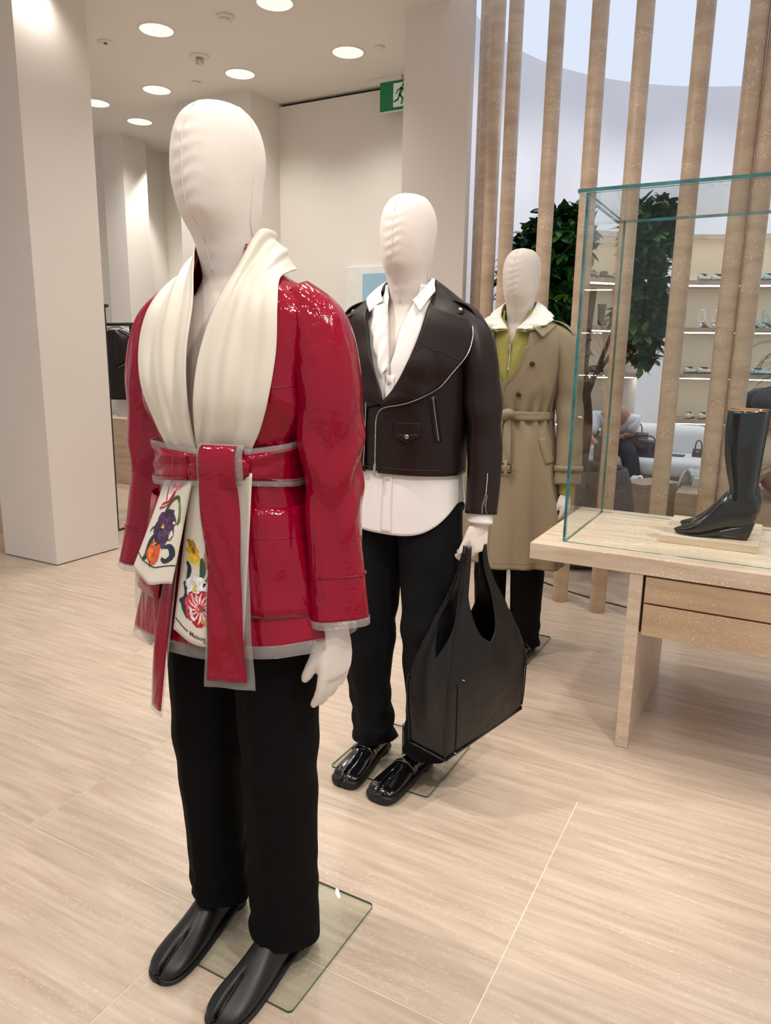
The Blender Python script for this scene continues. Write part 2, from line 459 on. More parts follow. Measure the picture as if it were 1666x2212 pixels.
# door ajar; blue light of the opening put into a flat panel's colour
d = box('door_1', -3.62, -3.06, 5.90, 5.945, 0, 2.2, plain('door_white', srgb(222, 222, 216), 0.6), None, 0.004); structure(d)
box('blue_opening_panel', -3.44, -3.08, 5.885, 5.90, 0.02, 2.135, plain('painted_blue_light', srgb(150, 186, 208), 0.4, vary=0.03), d)

# travertine counters in the left part of the hall
ct = box('stone_counter', -8.6, -5.6, 5.62, 5.95, 0, 0.715, M['trav_block'], None, 0.004)
tag(ct, 'long low travertine counter against the wall behind the clothes rail', 'counter')
cb = box('stone_block', -5.6, -4.83, 3.205, 3.7, 0, 0.47, M['trav_block'], None, 0.004)
tag(cb, 'low travertine block beside the beige square pillar at the left edge', 'block')

# ceiling downlights
where = ['near the smoke detector at the top of the picture', 'above the sprinkler at upper left, second row', 'nearest the green exit sign', 'just above the red coated mannequin\'s head',
         'above and left of the red coated mannequin\'s head', 'half hidden by the left pillar', 'lowest and whitest, left of the big head']
for i, (x, y) in enumerate(DOWNLIGHTS):
    e = empty('downlight', (x, y, HC)); tag(e, 'round recessed ceiling downlight ' + where[i], 'light', 'round ceiling downlights')
    r = 0.118
    vs, fs = lathe([(r + 0.012, 0.0), (r + 0.012, -0.003), (r, -0.006), (r - 0.002, 0.0)], 40)
    mesh_obj('trim_ring', vs, fs, M['ceiling'], e)
    vs, fs = lathe([(0.001, 0.004), (r * 0.9, 0.003), (r - 0.001, -0.004), (0.001, -0.0045)], 40)
    mesh_obj('diffuser', vs, fs, M['lamp'], e)

def lathe_thing(name, x, y, z, profs, label, cat, group=None):
    e = empty(name, (x, y, z)); tag(e, label, cat, group)
    for nm, prof, mt in profs:
        vs, fs = lathe(prof, 28); mesh_obj(nm, vs, fs, mt, e)
    return e
WP = M['white_plastic']
lathe_thing('smoke_detector', -3.62, 4.33, HC, [('base', [(.058, 0), (.058, -.012), (.05, -.018), (.001, -.018)], WP), ('sensor_head', [(.036, -.018), (.038, -.034), (.03, -.04), (.001, -.041)], WP)], 'white round smoke detector at the top of the ceiling', 'smoke detector')
cam_th = lathe_thing('sprinkler', -4.26, 4.78, HC, [('plate', [(.075, 0), (.075, -.008), (.06, -.014), (.001, -.014)], WP), ('head', [(.028, -.014), (.034, -.035), (.026, -.055), (.001, -.06)], M['steel'])], 'white ceiling plate with hanging clear head between the downlights', 'sprinkler')
lathe_thing('ceiling_sensor', -4.70, 4.27, HC, [('plate', [(.055, 0), (.053, -.006), (.001, -.008)], WP), ('eye', [(.014, -.008), (.012, -.012), (.001, -.012)], M['black_metal'])], 'flat white round sensor with dark eye near the left pillar', 'sensor')
lathe_thing('sprinkler_cover', -2.93, 5.23, HC, [('cap', [(.038, 0), (.038, -.01), (.034, -.014), (.001, -.014)], WP)], 'small flat white ceiling cap right of the downlight near the exit sign', 'sprinkler', 'flat ceiling caps')
lathe_thing('sprinkler_cover', -4.67, 5.19, HC, [('cap', [(.038, 0), (.038, -.01), (.034, -.014), (.001, -.014)], WP)], 'small flat white ceiling cap above the big mannequin head', 'sprinkler', 'flat ceiling caps')
# wall discs of the rotunda
def wall_disc(ang, z, label):
    e = empty('wall_speaker', (RC[0] + RR * cos(ang), RC[1] + RR * sin(ang), z)); tag(e, label, 'speaker', 'round wall discs')
    vs, fs = lathe([(.075, 0), (.075, .012), (.068, .017), (.001, .017)], 32)
    Rm = Matrix.Rotation(ang + pi, 3, 'Z') @ Matrix.Rotation(pi / 2, 3, 'Y')
    mesh_obj('disc', [Rm @ v for v in vs], fs, WP, e)
wall_disc(radians(117.5), 3.80, 'small round white disc on the curved wall between columns')
wall_disc(radians(190.5), 3.72, 'small round disc seen edge-on beside the beige pier')

# exit sign
ex = empty('exit_sign', (-3.13, 5.80, HC)); tag(ex, 'green hanging running-man exit sign under the ceiling', 'sign')
box('bracket', -0.20, 0.10, -0.03, 0.03, -0.035, 0.0, WP, ex, 0.003)
gm = plain('sign_green', srgb(0, 122, 72), 0.35, vary=0.03)
wm = plain('sign_white', srgb(232, 246, 246), 0.4, vary=0.02)
box('panel', -0.105, 0.21, -0.008, 0.008, -0.255, -0.035, gm, ex, 0.001)
box('door_field', 0.02, 0.165, -0.011, -0.008, -0.232, -0.055, wm, ex)
def flat_poly(name, pts, y, mat, parent, t=0.0015):
    n = len(pts); vs = [Vector((x, y, z)) for x, z in pts] + [Vector((x, y - t, z)) for x, z in pts]
    fs = [tuple(range(n)), tuple(range(2 * n - 1, n - 1, -1))] + [(i, (i + 1) % n, n + (i + 1) % n, n + i) for i in range(n)]
    return mesh_obj(name, vs, fs, mat, parent, False)
bmf = bmesh.new()
def limb(pts, w):
    for a, b in zip(pts, pts[1:]):
        a, b = Vector(a), Vector(b); d = (b - a).normalized(); nrm = Vector((-d.y, d.x)) * w / 2
        q = [a - d * w * .3 + nrm, b + d * w * .3 + nrm, b + d * w * .3 - nrm, a - d * w * .3 - nrm]
        f = bmf.faces.new([bmf.verts.new((p.x, -0.0125, p.y)) for p in q])
limb([(0.098, -0.095), (0.082, -0.145)], 0.026)
limb([(0.082, -0.148), (0.108, -0.175), (0.098, -0.215)], 0.014)
limb([(0.080, -0.148), (0.062, -0.18), (0.028, -0.192)], 0.014)
limb([(0.100, -0.098), (0.122, -0.12), (0.140, -0.108)], 0.010)
limb([(0.092, -0.098), (0.062, -0.108), (0.048, -0.135)], 0.010)
f = bmf.faces.new([bmf.verts.new((0.112 + .014 * cos(2 * pi * k / 14), -0.0125, -0.076 + .014 * sin(2 * pi * k / 14))) for k in range(14)])
bm_obj('running_figure', bmf, gm, ex)
box('edge_strip', -0.105, 0.21, -0.009, 0.009, -0.262, -0.255, WP, ex)

# ------------------------------------------------------------------ travertine columns of the screen
COLS = [(-2.10, 5.25), (-1.985, 5.02), (-1.855, 4.83), (-1.67, 4.635), (-1.345, 4.385), (-1.075, 4.248), (-0.834, 4.169), (-0.546, 4.118), (-0.312, 4.111), (-0.222, 4.113)]
ordn = ['leftmost', 'second', 'third', 'fourth', 'fifth', 'sixth', 'seventh', 'eighth', 'ninth', 'tenth']
r = 0.0445
vs, fs = lathe([(r - .003, 0), (r, .003), (r, HL - .001), (r - .003, HL)], 40)
cme = None
for i, (x, y) in enumerate(COLS):
    lab = ('leftmost' if i == 0 else ordn[i] + ' from the left' if i < 9 else 'rightmost') + ' slender round travertine column of the curved screen'
    if cme is None:
        o = mesh_obj('travertine_column', vs, fs, M['trav_column']); cme = o.data
    else:
        o = link(bpy.data.objects.new('travertine_column', cme))
    o.location = (x, y, 0.0); o.rotation_euler = (0, 0, i * 1.3)
    tag(o, lab, 'column', 'round travertine screen columns')
# ================================================================== MANNEQUIN TOOLKIT
M['muslin'] = plain('muslin_cover', srgb(228, 215, 204), 0.85, vary=0.03, scale=20, bump=0.35, bscale=260, sheen=0.15, bdist=0.0006)
M['glove'] = plain('white_cotton', srgb(240, 232, 224), 0.85, vary=0.03, scale=20, bump=0.3, bscale=300, bdist=0.0005)
M['seam'] = plain('muslin_seam', srgb(226, 208, 192), 0.85, vary=0.03)
M['black_wool'] = plain('black_wool', srgb(14, 13, 13), 0.9, vary=0.15, scale=4, bump=0.2, bscale=300, spec=0.12, bdist=0.0005)
M['black_denim'] = plain('black_denim', srgb(15, 14, 17), 0.9, vary=0.35, spec=0.2, scale=14, bump=0.35, bscale=260, bdist=0.0008)
M['black_leather'] = plain('black_leather', srgb(15, 14, 14), 0.42, vary=0.1, scale=12, bump=0.25, bscale=240, bdist=0.0006, spec=0.5)
M['black_patent'] = plain('black_patent', srgb(12, 12, 13), 0.09, vary=0.05, coat=0.8)
M['rubber'] = plain('black_rubber', srgb(13, 13, 13), 0.55, vary=0.1)

class Torso:
    """garment or body surface: superellipse rings over height; th = 0 is the front (-Y), +90 deg the +X side"""
    def __init__(self, tab, p=2.3, fold=None):
        self.tab, self.p, self.fold = tab, p, fold
    def abc(self, z): return lerp_table(self.tab, z)[:3]
    def pt(self, th, z, off=0.0, fold=True):
        a, b, yc = self.abc(z)
        if self.fold and fold: off = off + self.fold(th, z)
        s, c = sin(th), cos(th); e = 2 / self.p
        return Vector(((a + off) * math.copysign(abs(s) ** e, s), yc - (b + off) * math.copysign(abs(c) ** e, c), z))
    def th(self, x, z):
        a = self.abc(z)[0]; q = max(-0.999, min(0.999, x / a))
        return math.copysign(math.asin(abs(q) ** (self.p / 2)), q)
    def front(self, x, z, off=0.0, fold=True): return self.pt(self.th(x, z), z, off, fold)
    def back(self, x, z, off=0.0): return self.pt(pi - self.th(x, z), z, off)

def zs(z0, z1, n): return [z0 + (z1 - z0) * i / (n - 1) for i in range(n)]

def torso_shell(T, z_list, thl=None, thr=None, n=96, hem=None):
    """rows from right opening edge round the back to the left one. thl/thr(z): opening half angles; hem(th): z shift of lowest rows"""
    rows = []
    for j, z in enumerate(z_list):
        a = thr(z) if thr else 0.0; b = thl(z) if thl else 0.0
        row = []
        for i in range(n):
            th = a + (2 * pi - a - b) * i / (n - 1 if (thl or thr) else n)
            zz = z
            if hem:
                k = 1 - (z - z_list[-1]) / (z_list[0] - z_list[-1]); zz = z + hem(th) * k ** 3
            row.append(T.pt(th, z) if not hem else Vector((*T.pt(th, z).xy, zz)))
        rows.append(row)
    return rows

def strip_rows(I, O, m, surf=None):
    """rows across from I[k] to O[k], m points each; surf(s, t, p) may displace"""
    rows = []; n = len(I)
    for k in range(n):
        t = k / (n - 1)
        rows.append([(surf(s / (m - 1), t, I[k].lerp(O[k], s / (m - 1))) if surf else I[k].lerp(O[k], s / (m - 1))) for s in range(m)])
    return rows

def front_curve(T, xz, n, off=0.0, fold=False):
    return [T.front(p[0], p[1], off, fold) for p in curve_pts([Vector((x, z, 0)) for x, z in xz], n)]

def ribbon(name, ctrl, widths, mat, parent, wdir, n=40, m=5, thick=0.0015, wave=None):
    """flat band along a 3-D path; wdir: across direction"""
    path = curve_pts(ctrl, n); W = Vector(wdir).normalized(); rows = []
    tab = [(i / (len(widths) - 1), w) for i, w in enumerate(widths)]
    for k, c in enumerate(path):
        w = lerp_table(tab, k / (n - 1))[0]
        row = []
        for i in range(m):
            s = i / (m - 1) - 0.5
            p = c + W * w * s
            if wave: p = p + wave(s, p.z)
            row.append(p)
        rows.append(row)
    return sheet(name, rows, mat, parent, thick), rows

HEAD = [  # z, half width, half depth, y centre
    (1.540, .072, .072, .010), (1.570, .066, .069, .010), (1.600, .062, .066, .006), (1.640, .061, .066, .000), (1.672, .062, .071, -.006), (1.695, .0655, .083, -.013), (1.715, .070, .0945, -.015),
    (1.745, .0755, .1020, -.013), (1.785, .0805, .1070, -.010), (1.822, .0818, .1080, -.006), (1.854, .0775, .1020, -.004), (1.881, .0675, .0890, -.002), (1.901, .0520, .0690, .000), (1.913, .0330, .0440, .002), (1.918, .0100, .014, .002)]
BODY = [(1.62, .060, .064, .004), (1.595, .066, .067, .005), (1.57, .080, .071, .005), (1.548, .112, .078, .005), (1.52, .150, .088, .005), (1.48, .168, .098, .0), (1.40, .172, .108, -.006), (1.30, .160, .106, -.006), (1.20, .142, .096, -.004), (1.10, .150, .098, .0), (1.00, .160, .100, .006), (.93, .150, .085, .010)]

def hand_geo(w, fwd, side, curl=0.5, spread=1.0, sc=1.0):
    """one hand as closed pieces. w: wrist point; hand hangs down (-Z); fwd: thumb side direction; side: direction the palm faces"""
    w, F, P = Vector(w), Vector(fwd).normalized(), Vector(side).normalized(); D = Vector((0, 0, -1)); G = []
    # palm
    path = [w + D * t for t in (0, .02, .045, .07, .092, .102)]
    ra = [(.026, .022), (.029, .020), (.037, .019), (.041, .018), (.039, .0165), (.034, .014)]
    rings = []
    for c, (rf, rp) in zip(path, ra):
        rings.append([c + F * (rf * cos(2 * pi * k / 18)) + P * (rp * sin(2 * pi * k / 18)) for k in range(18)])
    G.append(loft(rings))
    for i, (off, ln, rr) in enumerate(((.029, .072, .0098), (.010, .080, .0100), (-.009, .075, .0096), (-.027, .060, .0086))):
        base = w + D * .090 + F * off
        d = (D + F * off * 3.0 * spread * .3).normalized(); pts = [base]; a = 0.0
        segs = (.44, .32, .24)
        for sidx, sg in enumerate(segs):
            a += curl * (0.55 if sidx == 0 else 0.75) * (1 + .12 * i)
            dd = d * cos(a) + P * sin(a)
            for h in (0.5, 1.0): pts.append(pts[-1] + dd * ln * sg * 0.5)
        rad = [rr * 1.05, rr * 1.05, rr, rr * .98, rr * .92, rr * .86, rr * .72]
        end = pts[-1] + (pts[-1] - pts[-2]).normalized() * rr * .55
        G.append(tube(pts + [end], rad + [rr * .3], 12))
    # thumb
    base = w + D * .028 + F * .022 + P * .006
    td = (D * .92 + F * .26 + P * .28).normalized()
    t2 = (D * .95 + F * .18 + P * .42).normalized()
    pts = [base, base + td * .022, base + td * .042, base + td * .042 + t2 * .018, base + td * .042 + t2 * .036, base + td * .042 + t2 * .05]
    G.append(tube(pts, [.014, .0145, .0125, .0115, .0105, .006], 12))
    vs, fs = cat_geo(*G)
    return [w + (v - w) * sc for v in vs], fs

def mannequin_body(parent, sx=1.0, head_turn=0.0, head_tilt=0.0, arms=None, hands=None, head_off=(0, 0), legs=((-.095, 0), (.095, 0)), neck_y=0.0):
    T, = (Torso(BODY, 2.15),)
    G = []
    tor = [[T.pt(2 * pi * k / 48, z) for k in range(48)] for z in zs(1.61, .93, 30)]
    G.append(loft(tor))
    rings = []
    for z in zs(1.54, 1.918, 52):
        a, b, yc = lerp_table(HEAD, z)[:3]
        tt = max(0, (z - 1.66) / .1); tt = min(1, tt)
        ang = radians(head_turn) * tt
        ring = []
        for k in range(56):
            th = 2 * pi * k / 56
            e = 2 / 2.15
            x = a * math.copysign(abs(sin(th)) ** e, sin(th)); y = -b * math.copysign(abs(cos(th)) ** e, cos(th)) + yc
            # slightly egg-shaped: narrower at the face
            if y < 0: x *= 1 - .14 * min(1, (-y / .1) ** 2)
            tf = th if th < pi else th - 2 * pi
            pk = 1 + (.0016 * exp(-(tf / .42) ** 2) * sin(z * 215 + 4 * nz(z * 9, tf * 1.5, head_off[0] * 40)) * min(1, max(0, (z - 1.60) / .05)) + .0012 * nz(tf * 2, z * 14, 3)) / .09
            x *= pk; y *= pk
            X = x * cos(ang) - y * sin(ang); Y = x * sin(ang) + y * cos(ang)
            h = min(1, max(0, (z - 1.56) / .2))
            ring.append(Vector((X + head_off[0] * h, Y + head_off[1] * h, z)))
        rings.append(ring)
    G.append(loft(rings))
    for path, rad in (arms or []):
        G.append(tube(curve_pts(path, 24), [lerp_table([(i / (len(rad) - 1), r) for i, r in enumerate(rad)], k / 23)[0] for k in range(24)], 20))
    for h in (hands or []): G.append(h)
    for lx, ly in legs:
        G.append(tube(curve_pts([(lx * .9, 0, .92), (lx, -.01, .5), (lx, ly + .015, .16)], 16), [.072 - .036 * k / 15 for k in range(16)], 16))
    vs, fs = cat_geo(*G)
    o = mesh_obj('body', vs, fs, M['muslin'], parent)
    rm = o.modifiers.new('skin', 'REMESH'); rm.mode = 'VOXEL'; rm.voxel_size = 0.0048; rm.use_smooth_shade = True
    sm = o.modifiers.new('soft', 'SMOOTH'); sm.factor = 0.5; sm.iterations = 3
    # centre seam of the stretched cover and the ring seam over the ears
    def head_pt(th, z, off=0.0006):
        a, b, yc = lerp_table(HEAD, z)[:3]; ang = radians(head_turn) * min(1, max(0, (z - 1.66) / .1)); e = 2 / 2.15
        x = (a + off) * math.copysign(abs(sin(th)) ** e, sin(th)); y = -(b + off) * math.copysign(abs(cos(th)) ** e, cos(th)) + yc
        if y < 0: x *= 1 - .14 * min(1, (-y / .1) ** 2)
        h = min(1, max(0, (z - 1.56) / .2))
        return Vector((x * cos(ang) - y * sin(ang) + head_off[0] * h, x * sin(ang) + y * cos(ang) + head_off[1] * h, z))
    tube_obj('seam', [head_pt(0.0, z) for z in zs(1.60, 1.915, 30)], 0.0011, M['muslin'], o, 6)
    for sgn in (1, -1):
        tube_obj('seam', [head_pt(sgn * (1.75 - .12 * sin((z - 1.6) * 9)), z) for z in zs(1.60, 1.91, 26)], 0.0010, M['muslin'], o, 6)
    return o

def trouser_leg(path, rads, n=48, m=60, crease=.006, wr=.004, seed=0, hem_tilt=0.25, wr_low=2.0, crease_z=(0.1, 0.9)):
    pts = curve_pts(path, m); tab = [(i / (len(rads) - 1),) + tuple(r) for i, r in enumerate(rads)]
    rr = [tuple(lerp_table(tab, k / (m - 1))) for k in range(m)]
    def fold(th, t):
        z = path[0][2] + (path[-1][2] - path[0][2]) * t
        c = crease * (exp(-((th if th < pi else th - 2 * pi) / .13) ** 2) + exp(-((th - pi) / .13) ** 2)) * min(1, max(0, t * 4))
        w = wr * nz(cos(th) * 2.2 + seed, sin(th) * 2.2, z * 3.0) * .8
        # slack folds at knee and hem
        low = max(0, t - .72) / .28
        w += wr * wr_low * low * sin(z * 70 + 2.5 * sin(th + seed) + seed) * (.4 + .6 * nz(cos(th) * 1.5, sin(th) * 1.5, z * 5 + seed))
        kn = exp(-((t - .52) / .1) ** 2)
        w += wr * .9 * kn * sin(z * 42 + 1.8 * sin(th * 1.0 + .6) + seed)
        # long hanging folds
        w += wr * .8 * sin(th * 5 + seed + 2.0 * nz(z * 2, seed, 0)) * .6
        return c + w
    vs, fs = tube(pts, rr, n, (False, False), fold)
    # hem: higher in front
    for j in range(m):
        k = max(0, (j / (m - 1) - .85) / .15)
        for i in range(n):
            v = vs[j * n + i]; v.z += hem_tilt * k * -(v.y - pts[j].y)
    return vs, fs

def sect(y, xc, w, z0, z1, n=22, p=2.5, flat=True):
    """shoe cross-section ring in the XZ plane at y"""
    ring = []
    zc, h = (z0 + z1) / 2, (z1 - z0) / 2
    for k in range(n):
        th = 2 * pi * k / n; e = 2 / p
        c, s = cos(th), sin(th)
        x = xc + w * math.copysign(abs(c) ** e, c) * (1.0 - .22 * max(0, s))
        z = zc + h * math.copysign(abs(s) ** (e if s > 0 else .55), s)
        ring.append(Vector((x, y, z)))
    return ring

def split_upper(secs, xs, y_s0, y_s1, depth=.75, n=64, p=2.4, sw=.0032):
    """foot upper as one loft; a narrow slit runs from y_s0 to the toe tip. secs: (y, xc, half width, z bottom, z top)"""
    rings = []
    for y, xc, w, z0, z1 in secs:
        ring = sect(y, xc, w, z0, z1, n, p)
        k = min(1, max(0, (y_s0 - y) / (y_s0 - y_s1)))
        for v in ring:
            g = exp(-((v.x - xs) / sw) ** 2) * k
            if v.z > z0 + .15 * (z1 - z0): v.z -= depth * (z1 - z0) * g
            v.y += .016 * g * max(0, (k - .5) * 2)
            # soft puff on both sides of the slit
            v.z += .0025 * k * exp(-((abs(v.x - xs) - .011) / .007) ** 2) * (1 if v.z > (z0 + z1) / 2 else 0)
        rings.append(ring)
    return loft(rings)
# ================================================================== MANNEQUIN 1: RED PVC COAT
M['pvc'] = None
def pvc_mat():
    m, nt, b = new_mat('red_pvc'); L = nt.links.new
    tc = nt.nodes.new('ShaderNodeTexCoord'); mp = nt.nodes.new('ShaderNodeMapping'); mp.inputs['Scale'].default_value = (1, 1, 0.32)
    L(tc.outputs['Object'], mp.inputs['Vector'])
    n1 = nt.nodes.new('ShaderNodeTexNoise'); n1.inputs['Scale'].default_value = 11; n1.inputs['Detail'].default_value = 2.2; n1.inputs['Distortion'].default_value = 1.3
    n2 = nt.nodes.new('ShaderNodeTexNoise'); n2.inputs['Scale'].default_value = 46; n2.inputs['Detail'].default_value = 2; n2.inputs['Distortion'].default_value = 1.0
    L(mp.outputs[0], n1.inputs['Vector']); L(tc.outputs['Object'], n2.inputs['Vector'])
    b1 = nt.nodes.new('ShaderNodeBump'); b1.inputs['Strength'].default_value = 1.0; b1.inputs['Distance'].default_value = 0.013
    b2 = nt.nodes.new('ShaderNodeBump'); b2.inputs['Strength'].default_value = 0.35; b2.inputs['Distance'].default_value = 0.003
    L(n1.outputs[0], b1.inputs['Height']); L(n2.outputs[0], b2.inputs['Height']); L(b1.outputs[0], b2.inputs['Normal'])
    cr = nt.nodes.new('ShaderNodeValToRGB'); cr.color_ramp.elements[0].color = srgb(132, 0, 30); cr.color_ramp.elements[1].color = srgb(152, 0, 40)
    L(n1.outputs[0], cr.inputs[0]); L(cr.outputs[0], b.inputs['Base Color'])
    b.inputs['Specular IOR Level'].default_value = 0.05; b.inputs['Roughness'].default_value = 0.3; b.inputs['Coat Weight'].default_value = 0.7; b.inputs['Coat Roughness'].default_value = 0.06
    L(b2.outputs[0], b.inputs['Normal']); L(b2.outputs[0], b.inputs['Coat Normal'])
    return m
M['pvc'] = pvc_mat()
def clear_pvc():
    m, nt, b = new_mat('clear_pvc_trim'); L = nt.links.new
    b.inputs['Base Color'].default_value = srgb(196, 186, 182); b.inputs['Roughness'].default_value = 0.12; b.inputs['Alpha'].default_value = 0.26
    tc = nt.nodes.new('ShaderNodeTexCoord'); n = nt.nodes.new('ShaderNodeTexNoise'); n.inputs['Scale'].default_value = 90
    L(tc.outputs['Object'], n.inputs['Vector']); bp = nt.nodes.new('ShaderNodeBump'); bp.inputs['Strength'].default_value = .6; bp.inputs['Distance'].default_value = .002
    L(n.outputs[0], bp.inputs['Height']); L(bp.outputs[0], b.inputs['Normal'])
    return m
M['clear'] = clear_pvc()
M['silk'] = plain('ivory_silk', srgb(220, 209, 191), 0.36, vary=0.03, scale=6, sheen=0.2, bump=0.06, bscale=30)
M['silk_lining'] = plain('silk_lining', srgb(224, 214, 204), 0.5, vary=0.03)
M['ink'] = plain('print_ink', srgb(62, 30, 44), 0.6)

def red_mannequin():
    root = empty('mannequin', (-1.03, 1.24, 0))
    tag(root, 'nearest faceless cloth mannequin in a shiny red plastic belted coat and black trousers', 'mannequin')
    # ---- coat surface
    TAB = [(1.66, .072, .066, 0), (1.62, .080, .072, 0), (1.595, .120, .085, 0), (1.57, .170, .098, 0), (1.54, .203, .112, 0), (1.50, .214, .126, -.002), (1.44, .212, .137, -.006), (1.35, .205, .142, -.01),
           (1.28, .178, .128, -.01), (1.23, .168, .122, -.01), (1.18, .174, .128, -.01), (1.10, .194, .142, -.006), (.97, .226, .160, 0), (.85, .262, .178, 0), (.78, .275, .186, 0)]
    def fold(th, z):
        f = .0035 * nz(sin(th) * 3, cos(th) * 3, z * 2.2)
        g = exp(-((z - 1.225) / .055) ** 2)
        f += .004 * g * sin(th * 23 + 2 * nz(th, z * 3, 0))
        if z < 1.2: f += .010 * (1.2 - z) * 2.2 * sin(th * 6 + 1.3) * .5 + .004 * sin(th * 11) * (1.2 - z) * 2
        if 1.2 < z < 1.5: f += .005 * sin(z * 40 + abs(th) * 9) * exp(-((z - 1.33) / .07) ** 2) * (abs(sin(th)) ** 2)
        return f
    T = Torso(TAB, 2.3, fold)
    coat = empty('coat'); coat.parent = root
    body_rows_thr = lambda z: T.th(.095 if z > 1.26 else .0, z) if z < 1.585 else T.th(.062, z)
    body_rows_thl = lambda z: T.th(.06 if z > 1.26 else .0, z) if z < 1.585 else T.th(.045, z)
    def hem(th): return .045 * sin(th) * .6
    rows = torso_shell(T, zs(1.655, .853, 84), body_rows_thl, body_rows_thr, 112, hem)
    cb = sheet('coat_body', rows, M['pvc'], coat, 0.003)
    # clear trim below the hem
    rows = []
    for z in (.858, .846, .832):
        rows.append([Vector((*T.pt(th, z, .001).xy, z + hem(th))) for th in [2 * pi * i / 111 for i in range(112)]])
    sheet('hem_trim', rows, M['clear'], coat, 0.0015)
    # back yoke seam across the chest (welded line)
    for s0, s1, z0 in ((.13, .20, 1.375),):
        tube_obj('weld_seam', [T.front(s0 + (s1 - s0) * k / 9, z0 + .012 * k / 9, .002) for k in range(10)], .0014, M['pvc'], cb, 6)
    # ---- sleeves
    def sleeve(sg, path, rads, cuff_name='cuff'):
        m = 72
        pts = curve_pts(path, m); tab = [(i / (len(rads) - 1),) + r for i, r in enumerate(rads)]
        rr = [tuple(lerp_table(tab, k / (m - 1))) for k in range(m)]
        def fd(th, t):
            z = path[0][2] + (path[-1][2] - path[0][2]) * t
            el = exp(-((t - .52) / .16) ** 2)
            f = .0052 * el * sin(z * 46 + 2.2 * cos(th * 1 + .5 * sg) + 3 * nz(cos(th), sin(th), z * 4))
            f += .004 * sin(th * 4 + 3 * nz(z * 2.5, sg, .3)) * (.3 + t)
            f += .005 * nz(cos(th) * 1.6 + sg * 3, sin(th) * 1.6, z * 3.2)
            top = exp(-(t / .1) ** 2); f *= 1 - .8 * top; f -= .0012 * top * sin(th * 9)
            return f
        vs, fs = tube(pts, rr, 44, (True, False), fd)
        s = mesh_obj('sleeve', vs, fs, M['pvc'], coat)
        sd = s.modifiers.new('thick', 'SOLIDIFY'); sd.thickness = .003
        # cuff seam and clear edge
        n = 44
        def ring(k, off): 
            c = pts[k]; return [v + (v - c).normalized() * off for v in vs[k * n:(k + 1) * n]]
        kc = int(m * .86); r1 = ring(kc, .0022)
        tube_obj('cuff_seam', r1 + [r1[0]], .0014, M['pvc'], s, 6)
        a = ring(m - 1, .0015); d = (pts[-1] - pts[-2]).normalized()
        rows = [[p - d * .004 for p in a] + [a[0] - d * .004], [p + d * .012 for p in a] + [a[0] + d * .012]]
        sheet('cuff_trim', rows, M['clear'], s, .0015)
        return s
    sleeve(1, [(.150, .0, 1.545), (.205, .002, 1.50), (.228, .004, 1.40), (.236, .006, 1.25), (.246, -.002, 1.10), (.262, -.014, .915)],
           [(.050, .050), (.072, .062), (.075, .061), (.066, .056), (.064, .058), (.068, .062)])
    sleeve(-1, [(-.150, .0, 1.545), (-.205, .002, 1.50), (-.230, .004, 1.40), (-.240, .006, 1.25), (-.252, -.006, 1.10), (-.268, -.02, .955)],
           [(.050, .050), (.072, .062), (.075, .061), (.066, .056), (.064, .058), (.068, .062)])
    # ---- patch pockets
    def pocket(x0, x1, sgn):
        rows = []
        for j, z in enumerate(zs(1.148, .93, 12)):
            row = []
            for i in range(14):
                th = T.th(x0, 1.0) + (T.th(x1, 1.0) - T.th(x0, 1.0)) * i / 13
                row.append(T.pt(th, z, .009 + .004 * sin(pi * i / 13) * (1 - j / 11)))
            rows.append(row)
        pk = sheet('pocket', rows, M['pvc'], coat, .002)
        ln = [T.pt(T.th(x0, 1.0) + (T.th(x1, 1.0) - T.th(x0, 1.0)) * i / 13, 1.088, .0125) for i in range(14)]
        tube_obj('pocket_seam', ln, .0013, M['pvc'], pk, 6)
        return pk
    pocket(.092, .226, 1); pocket(-.225, -.085, -1)
    # ---- belt
    brow = []
    for j in range(6):
        row = []
        for i in range(121):
            th = 2 * pi * i / 120
            d = abs(((th - .42 + pi) % (2 * pi)) - pi)           # angle from the knot
            half = .022 + .012 * min(1, d / .9)
            z = 1.226 + half * (1 - 2 * j / 5) + .006 * sin(th - .3)
            tw = th if th < pi else th - 2 * pi
            row.append(T.pt(th, z, .013 + .014 * exp(-((tw - .05) / .75) ** 2) + .003 * sin(j * 2.3 + th * 7) + .003 * nz(th * 3, j, 0), False))
        brow.append(row)
    belt = empty('belt'); belt.parent = root
    bw = sheet('belt_band', brow, M['pvc'], belt, .002)
    for jj, dz in ((0, 1), (5, -1)):
        sheet('belt_trim', [[p + Vector((0, 0, -.004 * dz)) for p in brow[jj]], [p + Vector((0, 0, .011 * dz)) for p in brow[jj]]], M['clear'], bw, .0012)
    # front tail folded over the belt
    ctrl = [(.085, -.126, 1.215), (.086, -.142, 1.262), (.088, -.166, 1.272), (.090, -.178, 1.250), (.094, -.178, 1.18), (.100, -.176, 1.06), (.108, -.188, .92), (.114, -.194, .805)]
    wave = lambda s, z: Vector((0, .004 * sin(z * 16 + s * 3) + .002 * sin(s * 9 + z * 36), 0)) if z < 1.2 else Vector((0, 0, 0))
    wd = (.97, .24, 0)
    ribbon('belt_tail', ctrl, [.070, .074, .076, .076, .076, .078, .080, .080], M['pvc'], belt, wd, 60, 9, .002, wave)
    ctrl2 = [(c[0] + .003, c[1] + .006, c[2] + .003) for c in ctrl[1:-1]] + [(.1145, -.187, .788)]
    ribbon('belt_tail_trim', ctrl2, [.094, .096, .097, .098, .100, .103, .104], M['clear'], belt, wd, 60, 9, .0012, wave)
